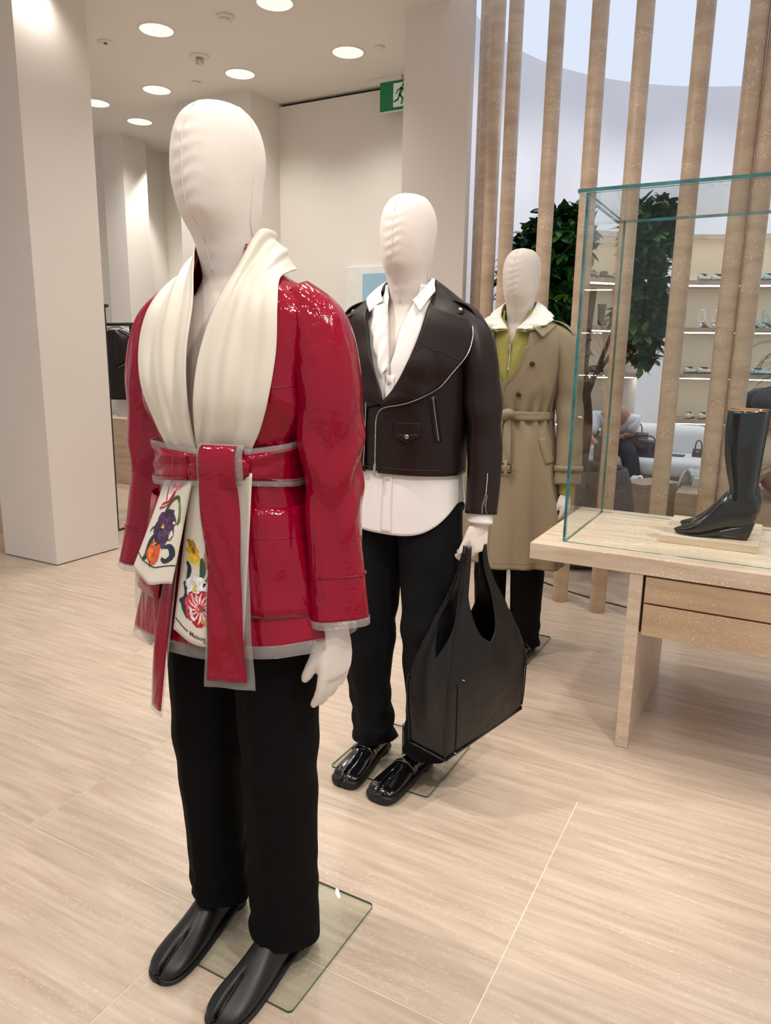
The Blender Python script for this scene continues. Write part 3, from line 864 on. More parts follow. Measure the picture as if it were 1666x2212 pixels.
    # knot under the tail
    vs, fs = tube(curve_pts([(.040, -.140, 1.214), (.07, -.143, 1.226), (.10, -.138, 1.232), (.13, -.122, 1.226)], 14), [.012, .018, .021, .022, .022, .022, .022, .022, .022, .022, .021, .020, .016, .010], 16)
    mesh_obj('belt_knot', vs, fs, M['pvc'], belt)
    # second, long tail hanging on the other side
    ctrl = [(-.030, -.136, 1.19), (-.040, -.148, 1.12), (-.052, -.168, 1.0), (-.064, -.190, .86), (-.082, -.196, .70)]
    wave2 = lambda s, z: Vector((0, .003 * sin(z * 15 + s * 3), 0))
    ribbon('belt_tail', ctrl, [.036, .038, .042, .042, .042], M['pvc'], belt, (.93, -.30, 0), 50, 7, .002, wave2)
    ctrl = [(c[0], c[1] + .003, c[2]) for c in ctrl[:-1]] + [(-.084, -.195, .688)]
    ribbon('belt_tail_trim', ctrl, [.048, .050, .056, .056, .056], M['clear'], belt, (.93, -.30, 0), 50, 7, .0012, wave2)

    # ---- ivory silk shawl collar round the neck, down to the belt
    scarf = empty('scarf'); scarf.parent = root
    F = lambda x, z, o: T.front(x, z, o, False)
    I = [F(.006, 1.215, .002), F(.012, 1.262, .012), F(.014, 1.30, .017), F(.018, 1.38, .020), F(.012, 1.46, .018), F(.000, 1.54, .012), Vector((-.030, -.084, 1.612)), Vector((-.064, -.030, 1.668)), Vector((-.056, .050, 1.690)), Vector((0, .080, 1.695)),
         Vector((.058, .050, 1.690)), Vector((.076, -.016, 1.682)), Vector((.072, -.072, 1.615)), F(.056, 1.545, .014), F(.042, 1.45, .020), F(.034, 1.36, .022), F(.022, 1.30, .019), F(.014, 1.262, .012), F(.012, 1.215, .002)]
    O = [F(-.060, 1.215, .001), F(-.068, 1.262, .012), F(-.076, 1.30, .018), F(-.096, 1.38, .026), F(-.112, 1.46, .026), F(-.108, 1.53, .022), Vector((-.120, -.062, 1.586)), Vector((-.118, .005, 1.606)), Vector((-.088, .080, 1.618)), Vector((0, .108, 1.626)),
         Vector((.096, .080, 1.618)), Vector((.128, .010, 1.604)), Vector((.150, -.050, 1.586)), F(.162, 1.535, .012), F(.170, 1.45, .014), F(.160, 1.36, .016), F(.138, 1.30, .015), F(.120, 1.262, .010), F(.108, 1.215, .001)]
    n = 120
    Ic, Oc = curve_pts(I, n), curve_pts(O, n)
    def silk(s, t, p):
        side = sin(pi * s) ** .7
        c = Vector((0, .01, 0)); out = Vector((p.x, p.y - .01, 0)); out = out.normalized() if out.length > 1e-4 else Vector((0, -1, 0))
        if p.z > 1.6: out = (out + Vector((0, 0, .5))).normalized()
        w = .005 * side
        ph = 1.2 * sin(t * 7) + 3 * t
        ends = .5 + .5 * (1 - abs(2 * t - 1))
        w += (.0048 * sin(s * 13 + ph) + .0022 * sin(s * 27 - ph * 1.6)) * (.45 + .9 * (1 - ends) + .25)
        w += .004 * nz(s * 3, t * 9, 2)
        w *= (1 - .75 * s ** 4) * min(1, t / .06, (1 - t) / .06)
        return p + out * w
    sheet('shawl_collar', strip_rows(Ic, Oc, 34, silk), M['silk'], scarf, .003)
    # ---- printed ends below the belt
    def panel(name, tl, tr, bl, br, n, m, wav, bulge):
        rows = []
        for j in range(n):
            t = j / (n - 1)
            a = tl.lerp(bl, t); b = tr.lerp(br, t)
            row = []
            for i in range(m):
                s = i / (m - 1); p = a.lerp(b, s)
                p = p + Vector((0, -bulge * sin(pi * s) * (.3 + t), 0)) + wav(s, t)
                row.append(p)
            rows.append(row)
        o = sheet(name, rows, M['silk'], scarf, .0016)
        def at(s, t, off=.0016):
            y = min(n - 1.001, max(0, t * (n - 1))); x = min(m - 1.001, max(0, s * (m - 1)))
            j, i = int(y), int(x); fy, fx = y - j, x - i
            p = rows[j][i].lerp(rows[j][i + 1], fx).lerp(rows[j + 1][i].lerp(rows[j + 1][i + 1], fx), fy)
            du = rows[j][i + 1] - rows[j][i]; dv = rows[j + 1][i] - rows[j][i]
            nn = dv.cross(du).normalized()
            if nn.y > 0: nn = -nn
            return p + nn * off
        return o, at
    wl = lambda s, t: Vector((0, .004 * sin(s * 11 + t * 3) * (1 - t * .3) + .003 * sin(s * 6), .006 * t * sin(s * 7 + 1)))
    pL, atL = panel('printed_scarf_end', Vector((-.074, -.138, 1.208)), Vector((.012, -.150, 1.208)), Vector((-.158, -.168, .990)), Vector((-.012, -.206, .985)), 30, 22, wl, .014)
    wr = lambda s, t: Vector((0, .003 * sin(s * 8 + t * 2), .010 * t * sin(s * 5 + 2.2) - .028 * t * s))
    pR, atR = panel('printed_scarf_end', Vector((.000, -.149, 1.212)), Vector((.134, -.128, 1.218)), Vector((-.030, -.190, .878)), Vector((.142, -.172, .905)), 34, 22, wr, .010)
    atR_ = atR
    atT = lambda s, t, off=.0016: atR_(s, t * .955, off)
    atR = lambda s, t, off=.0016: atR_(s, t * .885, off)
    MC = {}
    def colm(r, g, b):
        k = (r, g, b)
        if k not in MC: MC[k] = plain('print_%d_%d_%d' % k, srgb(r, g, b), 0.5, vary=0.28, scale=120)
        return MC[k]
    class Print:
        def __init__(s, at, asp): s.at, s.asp, s.v, s.f, s.m, s.mi = at, asp, [], [], [], []; s.k = 0
        def poly(s, pts, col):
            s.k += 1
            if col not in s.m: s.m.append(col)
            base = len(s.v); off = .0014 + .00004 * s.k
            cx = sum(p[0] for p in pts) / len(pts); cy = sum(p[1] for p in pts) / len(pts)
            s.v.append(s.at(cx, cy, off)); 
            for p in pts: s.v.append(s.at(p[0], p[1], off))
            q = len(pts)
            for i in range(q): s.f.append((base, base + 1 + i, base + 1 + (i + 1) % q)); s.mi.append(s.m.index(col))
        def blob(s, x, y, rx, ry, col, rot=0.0, wob=.15, n=14, seed=0):
            pts = []
            for i in range(n):
                a = 2 * pi * i / n; r_ = 1.25 * (1 + wob * sin(a * 3 + seed) + wob * .6 * sin(a * 5 + seed * 2))
                px, py = rx * r_ * cos(a), ry * r_ * sin(a)
                pts.append((x + px * cos(rot) - py * sin(rot), y + (px * sin(rot) + py * cos(rot)) * s.asp))
            s.poly(pts, col)
        def petals(s, x, y, n, r0, r1, w, cols, a0=0.0, seed=0):
            for i in range(n):
                a = a0 + 2 * pi * i / n; rm = (r0 + r1) / 2 * 1.2
                s.blob(x + rm * cos(a), y + rm * sin(a) * s.asp, (r1 - r0) / 2 * 1.1, w, cols[i % len(cols)], a, .12, 10, seed + i)
        def stroke(s, pts, w, col):
            c = curve_pts([Vector((p[0], p[1], 0)) for p in pts], 14); L_, R_ = [], []
            for i, p in enumerate(c):
                d = (c[min(13, i + 1)] - c[max(0, i - 1)]).normalized(); nn = Vector((-d.y, d.x, 0)) * w * (.35 + .65 * sin(pi * (i + 1) / 15))
                L_.append((p.x + nn.x, p.y + nn.y * s.asp)); R_.append((p.x - nn.x, p.y - nn.y * s.asp))
            s.k += 1
            if col not in s.m: s.m.append(col)
            base = len(s.v); off = .0014 + .00004 * s.k
            for a, b in zip(L_, R_): s.v.append(s.at(*a, off)); s.v.append(s.at(*b, off))
            for i in range(13): s.f.append((base + 2 * i, base + 2 * i + 1, base + 2 * i + 3, base + 2 * i + 2)); s.mi.append(s.m.index(col))
        def done(s, name, parent):
            return mesh_obj(name, s.v, s.f, None, parent, True, [colm(*c) for c in s.m], s.mi)
    GR, GR2, NV, NV2 = (52, 78, 46), (120, 136, 60), (34, 44, 58), (58, 72, 96)
    # left end: s across 0..1 (~.15 m wide at the bottom), t down
    P = Print(atL, .60)
    P.stroke([(.52, .62), (.45, .42), (.52, .26), (.72, .22), (.88, .34), (.90, .46)], .030, GR)
    P.stroke([(.70, .235), (.86, .30), (.93, .44)], .022, GR2)
    P.done('printed_stem', pL)
    P = Print(atL, .60)
    P.blob(.42, .17, .15, .10, (176, 30, 58), 1.2, .1); P.blob(.56, .11, .13, .07, (226, 120, 134), -.3, .1)
    for i in range(5): P.stroke([(.36 + .05 * i, .09), (.38 + .03 * i, .18), (.42, .27)], .010, (244, 214, 208))
    P.stroke([(.50, .10), (.62, .09), (.70, .07)], .012, (244, 214, 208))
    P.blob(.36, .31, .12, .035, (176, 26, 50), -.5, .2); P.stroke([(.28, .33), (.38, .31), (.46, .28)], .01, (240, 200, 190))
    P.stroke([(.22, .03), (.26, .06), (.25, .11)], .018, NV)
    P.done('printed_tulip', pL)
    P = Print(atL, .60)
    P.petals(.58, .50, 7, .03, .24, .11, [(66, 34, 66), (80, 44, 84), (54, 30, 60)], .3); P.petals(.58, .50, 6, .0, .16, .07, [(96, 58, 98), (70, 38, 74)], .1)
    for i in range(9): P.stroke([(.56, .50), (.56 + .1 * cos(i * .7), .50 + .07 * sin(i * .7)), (.56 + .19 * cos(i * .7), .50 + .13 * sin(i * .7))], .006, (118, 84, 120) if i % 2 else (46, 26, 52))
    P.blob(.50, .49, .03, .025, (226, 176, 40), 0, .3)
    P.done('printed_purple_flower', pL)
    def leaf(at, asp, pts, w, col, par):
        P_ = Print(at, asp); P_.stroke(pts, w, col); P_.done('printed_leaf', par)
    leaf(atL, .60, [(.36, .58), (.30, .68), (.30, .80), (.24, .86)], .05, NV, pL); leaf(atL, .60, [(.34, .74), (.42, .80), (.48, .86)], .05, NV, pL); leaf(atL, .60, [(.30, .52), (.22, .56), (.18, .60)], .02, NV2, pL)
    leaf(atL, .60, [(.72, .66), (.86, .66), (.92, .74), (.84, .79), (.74, .76)], .045, NV, pL)
    P = Print(atL, .60)
    P.blob(.47, .74, .145, .145, (212, 84, 26), 0, .05); P.blob(.47, .74, .11, .115, (238, 128, 34), .3, .08); P.blob(.47, .74, .075, .085, (220, 92, 24), .3, .1); P.blob(.48, .745, .04, .06, (150, 62, 26), .2, .1)
    P.stroke([(.38, .68), (.44, .65), (.53, .66)], .014, (250, 176, 70)); P.stroke([(.58, .72), (.57, .79), (.51, .82)], .012, (250, 160, 60))
    P.done('printed_orange_rose', pL)
    def line(at, pts, parent, r=.0013):
        tube_obj('border_line', [at(s, t, .001) for s, t in pts], r, M['ink'], parent, 6)
    line(atL, [(k / 24, .845 + .012 * sin(k / 24 * 5)) for k in range(25)], pL)
    # right end
    P = Print(atR, .46)
    P.blob(.20, .54, .10, .07, (222, 168, 22), .3, .2); P.blob(.15, .50, .08, .05, (166, 116, 24), .9, .2); P.blob(.22, .59, .09, .05, (240, 196, 44), .1, .25)
    P.blob(.19, .53, .04, .03, (142, 92, 20), .3, .2)
    P.stroke([(.40, .40), (.43, .385), (.46, .40)], .02, (206, 140, 44)); P.stroke([(.45, .44), (.44, .52), (.46, .62)], .04, (164, 92, 34)); P.blob(.44, .44, .05, .025, (232, 152, 56), 0, .2)
    P.done('printed_iris', pR)
    for pts, w, col in (([(.36, .56), (.40, .64), (.38, .70)], .05, GR), ([(.50, .66), (.46, .71), (.42, .75)], .02, (40, 34, 30)), ([(.10, .62), (.16, .66), (.15, .74)], .04, NV),
                        ([(.10, .76), (.18, .84), (.14, .92), (.24, .98)], .06, NV), ([(.16, .82), (.24, .88), (.26, .94)], .05, NV2), ([(.14, .88), (.08, .90), (.05, .91)], .04, NV), ([(.18, .80), (.24, .83), (.25, .87)], .05, (42, 66, 128)),
                        ([(.55, .76), (.58, .82), (.56, .88)], .06, (62, 74, 62))):
        leaf(atR, .46, pts, w, col, pR)
    P = Print(atR, .46)
    P.petals(.33, .765, 6, .02, .16, .085, [(238, 234, 226), (222, 216, 206), (246, 244, 238)], .2); P.petals(.31, .76, 5, .0, .07, .04, [(246, 244, 240), (214, 206, 192)], .6); P.blob(.31, .765, .03, .045, (214, 178, 84), 0, .1)
    P.done('printed_white_flower', pR)
    P = Print(atR, .46)
    P.petals(.42, .885, 8, .05, .215, .095, [(196, 34, 50), (218, 64, 74), (176, 22, 40)], .1); P.petals(.43, .885, 7, .0, .14, .07, [(214, 50, 62), (236, 128, 128), (186, 26, 44)], .4)
    for i in range(14): P.stroke([(.42 + .05 * cos(i * .45), .885 + .026 * sin(i * .45)), (.42 + .13 * cos(i * .45 + .1), .885 + .07 * sin(i * .45 + .1)), (.42 + .20 * cos(i * .45 + .25), .885 + .105 * sin(i * .45 + .25))], .011, (248, 222, 214))
    P.blob(.46, .885, .025, .02, (86, 96, 38), 0, .2); P.stroke([(.27, .90), (.31, .95), (.37, .97)], .03, (244, 214, 206)); P.blob(.52, .97, .05, .03, (206, 150, 70), .3, .2)
    P.done('printed_red_peony', pR)
    # move-down border line and lettering along the lower edge
    line(atT, [(.02 + .25 * k / 14, .966 + .022 * sin(k / 14 * 1.5)) for k in range(15)], pR)
    def lettering(txt, s0, t0, hgt, asp, slope):
        cu = bpy.data.curves.new('lettering', 'FONT'); cu.body = txt; cu.size = 1.0; cu.offset = .012
        o = bpy.data.objects.new('lettering', cu); COL.objects.link(o)
        dg = bpy.context.evaluated_depsgraph_get(); me = bpy.data.meshes.new_from_object(o.evaluated_get(dg))
        vs = [v.co.copy() for v in me.vertices]; fs = [tuple(p.vertices) for p in me.polygons]
        bpy.data.objects.remove(o); bpy.data.curves.remove(cu); bpy.data.meshes.remove(me)
        vv = [atT(s0 + v.x * hgt, t0 + slope * v.x * hgt - v.y * hgt * asp, .0021) for v in vs]
        return mesh_obj('lettering', vv, fs, M['ink'], pR, False)
    lettering('Maison Margiela', .30, 1.0, .080, .45, .05)
    lettering('PARIS', .50, 1.026, .045, .45, .05)

    # ---- trousers
    trousers = empty('trousers'); trousers.parent = root
    tl = trouser_leg([(-.085, .0, 1.02), (-.100, -.004, .80), (-.108, -.006, .52), (-.106, .004, .26), (-.108, .018, .085)], [(.105, .105), (.106, .092), (.096, .080), (.080, .070), (.086, .072)], seed=1.3, hem_tilt=.35)
    tr = trouser_leg([(.085, .0, 1.02), (.096, -.004, .80), (.100, -.004, .52), (.100, .004, .26), (.098, .010, .062)], [(.105, .105), (.106, .092), (.098, .084), (.088, .078), (.094, .082)], seed=4.1, hem_tilt=.30)
    for vs, fs in (tl, tr): mesh_obj('trouser_leg', vs, fs, M['black_wool'], trousers)
    # ---- split-toe boots
    def tabi(cx, inner, y0):
        # shaft + foot in one loft, heel to toe
        lift = .022
        def zb(y): return .010 + lift * max(0, min(1, (y + .07) / .13))
        tb = [(.088, .010, .10), (.080, .026, .135), (.055, .034, .15), (.02, .036, .15), (-.02, .036, .135), (-.06, .039, .107), (-.09, .043, .088), (-.115, .046, .075), (-.135, .048, .067), (-.155, .0495, .060), (-.172, .0495, .055), (-.188, .0485, .050), (-.202, .0455, .045), (-.214, .041, .040), (-.224, .034, .034), (-.231, .025, .028), (-.236, .012, .022)]
        xc = lambda y: cx + .004 * inner * (-y / .1)
        vs, fs = split_upper([(y0 + y, xc(y), w, zb(y), zt) for y, w, zt in tb], cx + inner * .012, y0 - .138, y0 - .165)
        boot = empty('boot'); boot.parent = root
        u = mesh_obj('upper', vs, fs, M['black_leather'], boot)
        vs, fs = split_upper([(y0 + y * 1.012, xc(y), w + .003, zb(y) - .008, zb(y) + .004) for y, w, zt in tb[1:]], cx + inner * .012, y0 - .170, y0 - .185, 0, 48, 5)
        mesh_obj('sole', vs, fs, M['rubber'], boot)
        # piped slit
        sl = [(y, zt) for y, w, zt in tb if -.226 < y < -.13]
        for sg in (-1, 1):
            tube_obj('slit_piping', [Vector((cx + inner * .012 + sg * (.0015 + .0022 * min(1, k / 2)), y0 + y, zt - .001)) for k, (y, zt) in enumerate(sl)], .0014, M['black_leather'], u, 6)
        vs, fs = lathe([(.031, .001), (.0315, .004), (.034, .033)], 24); vs = [Vector((cx + v.x, y0 + .052 + v.y * 1.05, v.z)) for v in vs]
        mesh_obj('heel', vs, fs, M['rubber'], boot)
        tube_obj('vamp_seam', [Vector((xc(y) + inner * .006 * min(1, k / 3), y0 + y, zt + .0002)) for k, (y, zt) in enumerate([(y, zt) for y, w, zt in tb if -.137 < y < -.05])], .0010, M['black_leather'], u, 6)
    tabi(-.118, 1, .022)
    tabi(.102, -1, -.010)
    # ---- glass stand
    plate = empty('stand'); plate.parent = root
    glass_plate(plate, -.172, .212, -.13, .25)
    # ---- body
    hr = hand_geo((.262, -.026, .905), (-.25, -1, -.1), (-1, .15, 0), .30, 1.0, 1.14)
    hl = hand_geo((-.268, -.030, .950), (.25, -1, -.1), (1, .15, 0), .30, 1.0, 1.14)
    arm = lambda s: ([(s * .13, .005, 1.50), (s * .20, .004, 1.42), (s * .236, .004, 1.25), (s * .25, -.005, 1.1), (s * .263, -.024, .91 if s > 0 else .955)], [.048, .046, .042, .036, .028])
    mannequin_body(root, arms=[arm(1), arm(-1)], hands=[hr, hl], head_off=(-.004, -.030), head_turn=4)
    return root

def glass_plate(parent, x0, x1, y0, y1, z0=.0005, t=.0065):
    bm = bmesh.new(); c = .012; n = 4
    pts = []
    for cx_, cy_, a0 in ((x1 - c, y1 - c, 0), (x0 + c, y1 - c, 90), (x0 + c, y0 + c, 180), (x1 - c, y0 + c, 270)):
        for k in range(n + 1): a = radians(a0 + 90 * k / n); pts.append((cx_ + c * cos(a), cy_ + c * sin(a)))
    lo = [bm.verts.new((x, y, z0)) for x, y in pts]; hi = [bm.verts.new((x, y, z0 + t)) for x, y in pts]
    bm.faces.new(hi).material_index = 0; bm.faces.new(lo[::-1]).material_index = 0
    N = len(pts)
    for i in range(N): bm.faces.new((lo[i], lo[(i + 1) % N], hi[(i + 1) % N], hi[i])).material_index = 1
    o = bm_obj('glass_plate', bm, None, parent, False, [M['glass_plate'], M['glass_edge_green']])
    vs, fs = lathe([(.006, 0), (.006, .12)], 12); vs = [Vector((v.x + x0 + .19, v.y + y0 + .2, v.z + z0 + t)) for v in vs]
    mesh_obj('spigot', vs, fs, M['steel'], parent)
    return o
M['glass_plate'] = glass_mat('stand_glass', (0.955, 0.978, 0.965))
red_mannequin()
# ================================================================== MANNEQUIN 2: LEATHER BIKER JACKET
M['leather'] = plain('brown_black_leather', srgb(36, 24, 21), 0.40, vary=0.08, scale=6, bump=0.35, bscale=150, bdist=0.0007, spec=0.25)
M['leather_edge'] = plain('leather_stitching', srgb(30, 24, 24), 0.5)
M['cotton'] = plain('white_cotton_shirt', srgb(238, 232, 226), 0.75, vary=0.02, bump=0.1, bscale=40, bdist=0.002)
M['button'] = plain('pearl_button', srgb(214, 204, 194), 0.3)

def zip_line(name, pts, parent, r=.0022, tape=True):
    """zip: a ridged metal tooth line along pts"""
    path = curve_pts(pts, max(20, int(sum((Vector(b) - Vector(a)).length for a, b in zip(pts, pts[1:])) / .0022)))
    vs, fs = tube(path, [(r * (1.35 if k % 2 else .75)) for k in range(len(path))], 6)
    o = mesh_obj(name, vs, fs, M['steel'], parent, False)
    return o

def zip_pull(p, parent, d=(0, 0, -1), L=.03):
    p = Vector(p); d = Vector(d).normalized()
    bm = bmesh.new()
    add_box(bm, -.0045, .0045, -.003, .003, -.008, .006, .001)
    add_box(bm, -.0045, .0045, -.0035, -.0015, -L, -.006, .0008)
    o = bm_obj('zip_pull', bm, M['steel'], parent); o.location = p
    o.rotation_euler = Vector((0, 0, -1)).rotation_difference(d).to_euler()
    return o

def disc_on(name, p, nrm, r, h, mat, parent):
    vs, fs = lathe([(r, 0), (r, h * .6), (r * .8, h), (r * .45, h * .75), (.0003, h * .8)], 20)
    o = mesh_obj(name, vs, fs, mat, parent); o.location = p
    o.rotation_euler = Vector((0, 0, 1)).rotation_difference(Vector(nrm)).to_euler()
    return o

def patch(name, T, left, right, mat, parent, off=.004, n=16, m=8, thick=.002, puff=0.0, fold=True):
    """surface patch between two (x, z) edge curves on the front of T"""
    L_ = curve_pts([Vector((x, z, 0)) for x, z in left], n); R_ = curve_pts([Vector((x, z, 0)) for x, z in right], n)
    rows = []
    for k in range(n):
        row = []
        for i in range(m):
            s = i / (m - 1); q = L_[k].lerp(R_[k], s)
            o_ = off(s, k / (n - 1)) if callable(off) else off
            row.append(T.front(q.x, q.y, o_ + puff * sin(pi * s) * sin(pi * k / (n - 1)), fold))
        rows.append(row)
    return sheet(name, rows, mat, parent, thick)

def collar_sheet(name, I, O, mat, parent, n=40, m=10, thick=.003, puff=.006, wob=0.0):
    Ic, Oc = curve_pts(I, n), curve_pts(O, n)
    def sf(s, t, p):
        out = Vector((p.x, p.y, .04)).normalized()
        return p + out * (puff * sin(pi * s) + wob * sin(t * 37 + s * 4) * s)
    return sheet(name, strip_rows(Ic, Oc, m, sf), mat, parent, thick)

def sleeve_tube(parent, name, path, rads, mat, fd, m=60, n=40, thick=.003):
    pts = curve_pts(path, m); tab = [(i / (len(rads) - 1),) + tuple(r) for i, r in enumerate(rads)]
    rr = [tuple(lerp_table(tab, k / (m - 1))) for k in range(m)]
    vs, fs = tube(pts, rr, n, (True, False), fd)
    s = mesh_obj(name, vs, fs, mat, parent)
    sd = s.modifiers.new('thick', 'SOLIDIFY'); sd.thickness = thick
    return s, pts, vs

def loafer(root, cx, y0, inner, lug=True, name='loafer', zoff=0.0, rot=0.0):
    """patent split-toe loafer with chunky sole"""
    sh = empty(name); sh.parent = root; sh.location = (cx, y0, zoff); sh.rotation_euler = (0, 0, rot)
    secs = [(.090, .016, .058), (.080, .030, .072), (.05, .037, .078), (.01, .037, .078), (-.03, .038, .082), (-.065, .042, .080), (-.10, .047, .070), (-.135, .049, .060)]
    tb = secs[:6] + [(-.10, .0465, .071), (-.13, .0495, .063), (-.155, .0510, .058), (-.175, .0510, .054), (-.190, .0495, .051), (-.202, .0465, .047), (-.211, .040, .043), (-.217, .029, .038), (-.220, .014, .034)]
    vs, fs = split_upper([(y, .004 * inner * (-y / .1), w, .030, zt) for y, w, zt in tb], inner * .010, -.105, -.14)
    u = mesh_obj('upper', vs, fs, M['black_patent'], sh)
    # strap across the vamp
    st = []
    for t in [i / 12 for i in range(13)]:
        a = pi * (.05 + .9 * t); st.append(Vector((.0465 * cos(a), -.062 - .004 * sin(a), .036 + .0475 * sin(a) ** .8)))
    rows = [[p + Vector((0, -.011, .0015 - .002)) for p in st], [p + Vector((0, .011, .0035)) for p in st]]
    sheet('strap', rows, M['black_patent'], u, .0025)
    # sole in two toe pieces + waist + heel
    vs, fs = split_upper([(y * 1.03, .004 * inner * (-y / .1), w + .0055, .004 if y < -.03 else .012, .032) for y, w, zt in tb[1:]], inner * .010, -.19, -.205, 0, 48, 6)
    mesh_obj('sole', vs, fs, M['rubber'], sh)
    vs, fs = loft([sect(y, 0, w, .0005, .030, 16, 5) for y, w in ((.094, .022), (.085, .034), (.055, .040), (.022, .040))]); mesh_obj('heel', vs, fs, M['rubber'], sh)
    return sh

def biker_mannequin():
    root = empty('mannequin', (-1.07, 2.12, 0))
    tag(root, 'middle cloth mannequin in a dark leather biker jacket and untucked white shirt', 'mannequin')
    TAB = [(1.66, .074, .068, .0), (1.625, .085, .075, 0), (1.60, .125, .087, 0), (1.58, .165, .098, 0), (1.55, .195, .110, 0), (1.51, .210, .122, 0), (1.46, .214, .132, -.003), (1.40, .212, .140, -.005), (1.30, .206, .142, -.005), (1.20, .202, .139, -.005), (1.07, .200, .137, -.005)]
    def fold(th, z):
        f = .003 * nz(sin(th) * 2.4, cos(th) * 2.4, z * 2.5)
        f += .0025 * sin(z * 30 + abs(th) * 5) * exp(-((z - 1.2) / .12) ** 2) * abs(sin(th))
        return f
    T = Torso(TAB, 2.35, fold)
    jk = empty('leather_jacket'); jk.parent = root
    # opening: from the neck down to the zip; jacket front crosses over at the zip line x = -0.028
    op_r = lambda z: T.th(lerp_table([(1.0, -.025), (1.285, -.022), (1.30, .004), (1.40, .058), (1.51, .094), (1.60, .100), (1.66, .072)], z)[0], z)
    op_l = lambda z: -T.th(lerp_table([(1.0, -.072), (1.285, -.066), (1.30, -.012), (1.40, -.042), (1.51, -.078), (1.60, -.095), (1.66, -.07)], z)[0], z)
    rows = torso_shell(T, zs(1.655, 1.085, 60), op_l, op_r, 104)
    jb = sheet('jacket_body', rows, M['leather'], jk, .0035)
    # dark under-panel behind the zips
    patch('zip_guard', T, [(-.075, 1.30), (-.078, 1.09)], [(-.01, 1.30), (-.012, 1.09)], M['leather'], jk, -.004, 10, 5)
    # hem seam, side seam
    tube_obj('hem_seam', [T.pt(-.15 + (2 * pi) * k / 90, 1.103, .002) for k in range(91)], .0010, M['leather_edge'], jb, 5)
    # lapels
    Li = [(.100, 1.590), (.104, 1.555), (.094, 1.51), (.081, 1.455), (.059, 1.40), (.031, 1.349), (-.006, 1.303)]
    Lo = [(.204, 1.540), (.2095, 1.49), (.208, 1.440), (.194, 1.402), (.160, 1.360), (.103, 1.322), (-.004, 1.292)]
    Lo3 = [Vector((.228, -.070, 1.556)), Vector((.247, -.074, 1.510)), Vector((.238, -.086, 1.452)), Vector((.204, -.106, 1.402)), T.front(.160, 1.360, .008, False), T.front(.103, 1.322, .008, False), T.front(-.004, 1.292, .008, False)]
    offr = lambda s, t: .007 + .006 * sin(pi * s) * (1 - t * .5) + .002 * sin(t * 14 + s * 3)
    Li3 = curve_pts([T.front(x, z, .008, False) for x, z in Li], 44); Lo3c = curve_pts(Lo3, 44)
    def lsf(s, t, p):
        q = T.front(min(.2, p.x), p.z, .007 + .003 * sin(t * 14 + s * 3), False)
        return Vector((p.x, min(p.y, q.y) - .007 * sin(pi * s) * (1 - .6 * t), p.z))
    lrows = strip_rows(Li3, Lo3c, 22, lsf)
    lp = sheet('lapel', lrows, M['leather'], jk, .004)
    for z0, z1 in ((1.475, 1.440), (1.445, 1.352)):
        r_ = [0, 0]
        k0, k1 = (15, 14) if z1 > 1.4 else (17, 27)
        tube_obj('lapel_seam', [lrows[int(round(k0 + (k1 - k0) * i / 20))][i + 1] + Vector((.0006, -.0028, .0008)) for i in range(20)], .0010, M['leather_edge'], lp, 5)
    Ri = [(-.095, 1.590), (-.088, 1.555), (-.075, 1.51), (-.060, 1.46), (-.042, 1.41), (-.022, 1.355), (.000, 1.308)]
    Ro = [(-.192, 1.540), (-.185, 1.49), (-.165, 1.44), (-.130, 1.39), (-.095, 1.352), (-.052, 1.318), (-.006, 1.294)]
    patch('lapel', T, Ri, Ro, M['leather'], jk, offr, 40, 20, .004, 0, False)
    # collar leaves
    for sg in (1, -1):
        I = [(0, .078, 1.668), (sg * .052, .060, 1.672), (sg * .086, .002, 1.668), (sg * .100, -.046, 1.612), (sg * .106, -.080, 1.580)]
        O = [(0, .120, 1.596), (sg * .095, .105, 1.600), (sg * .168, .050, 1.600), (sg * .206, .000, 1.578), (sg * .168, -.090, 1.556)]
        c = collar_sheet('collar', [Vector(p) for p in I], [Vector(p) for p in O], M['leather'], jk, 40, 10, .004, .006)
        disc_on('snap', Vector((sg * .186, -.030, 1.580)), (sg * .5, -.45, .75), .0065, .004, M['steel'], c)
        # epaulette
        pts = [(sg * .125, .0, 1.612), (sg * .165, .002, 1.606), (sg * .205, .004, 1.590), (sg * .236, .006, 1.556), (sg * .240, .006, 1.540)]
        ribbon('epaulette', pts, [.038, .042, .044, .046, .046], M['leather'], jk, (0, 1, 0), 24, 5, .005)
    # main zip along the lapel edge and down the front
    zl = [Vector((.246, -.078, 1.530)), Vector((.249, -.080, 1.500)), Vector((.238, -.090, 1.450)), Vector((.205, -.110, 1.400))] + [T.front(x, z, .010, False) for x, z in ((.158, 1.354), (.120, 1.327), (.080, 1.308), (.040, 1.297), (.010, 1.291), (-.012, 1.280), (-.024, 1.255), (-.027, 1.20), (-.028, 1.15), (-.028, 1.10))]
    zip_line('zip_teeth', zl, jk, .0019)
    zip_pull(T.front(-.027, 1.108, .012, False), jk, (-.05, 0, -1), .030)
    zip_line('zip_teeth', [T.front(x, z, .005, False) for x, z in ((-.066, 1.30), (-.070, 1.20), (-.076, 1.105))], jk, .0014)
    # slanted zip pocket, flap pocket
    pz = patch('zip_pocket', T, [(.137, 1.328), (.152, 1.192)], [(.149, 1.328), (.164, 1.192)], M['leather_edge'], jk, .004, 12, 4, .003)
    zip_line('zip_teeth', [T.front(.143 + .015 * t, 1.322 - .126 * t, .0075, False) for t in (0, .33, .66, 1)], pz, .0012)
    for dx in (-.002, .014):
        tube_obj('welt', [T.front(.137 + dx + .015 * t, 1.328 - .136 * t, .006, False) for t in [i / 8 for i in range(9)]], .0018, M['leather'], pz, 6)
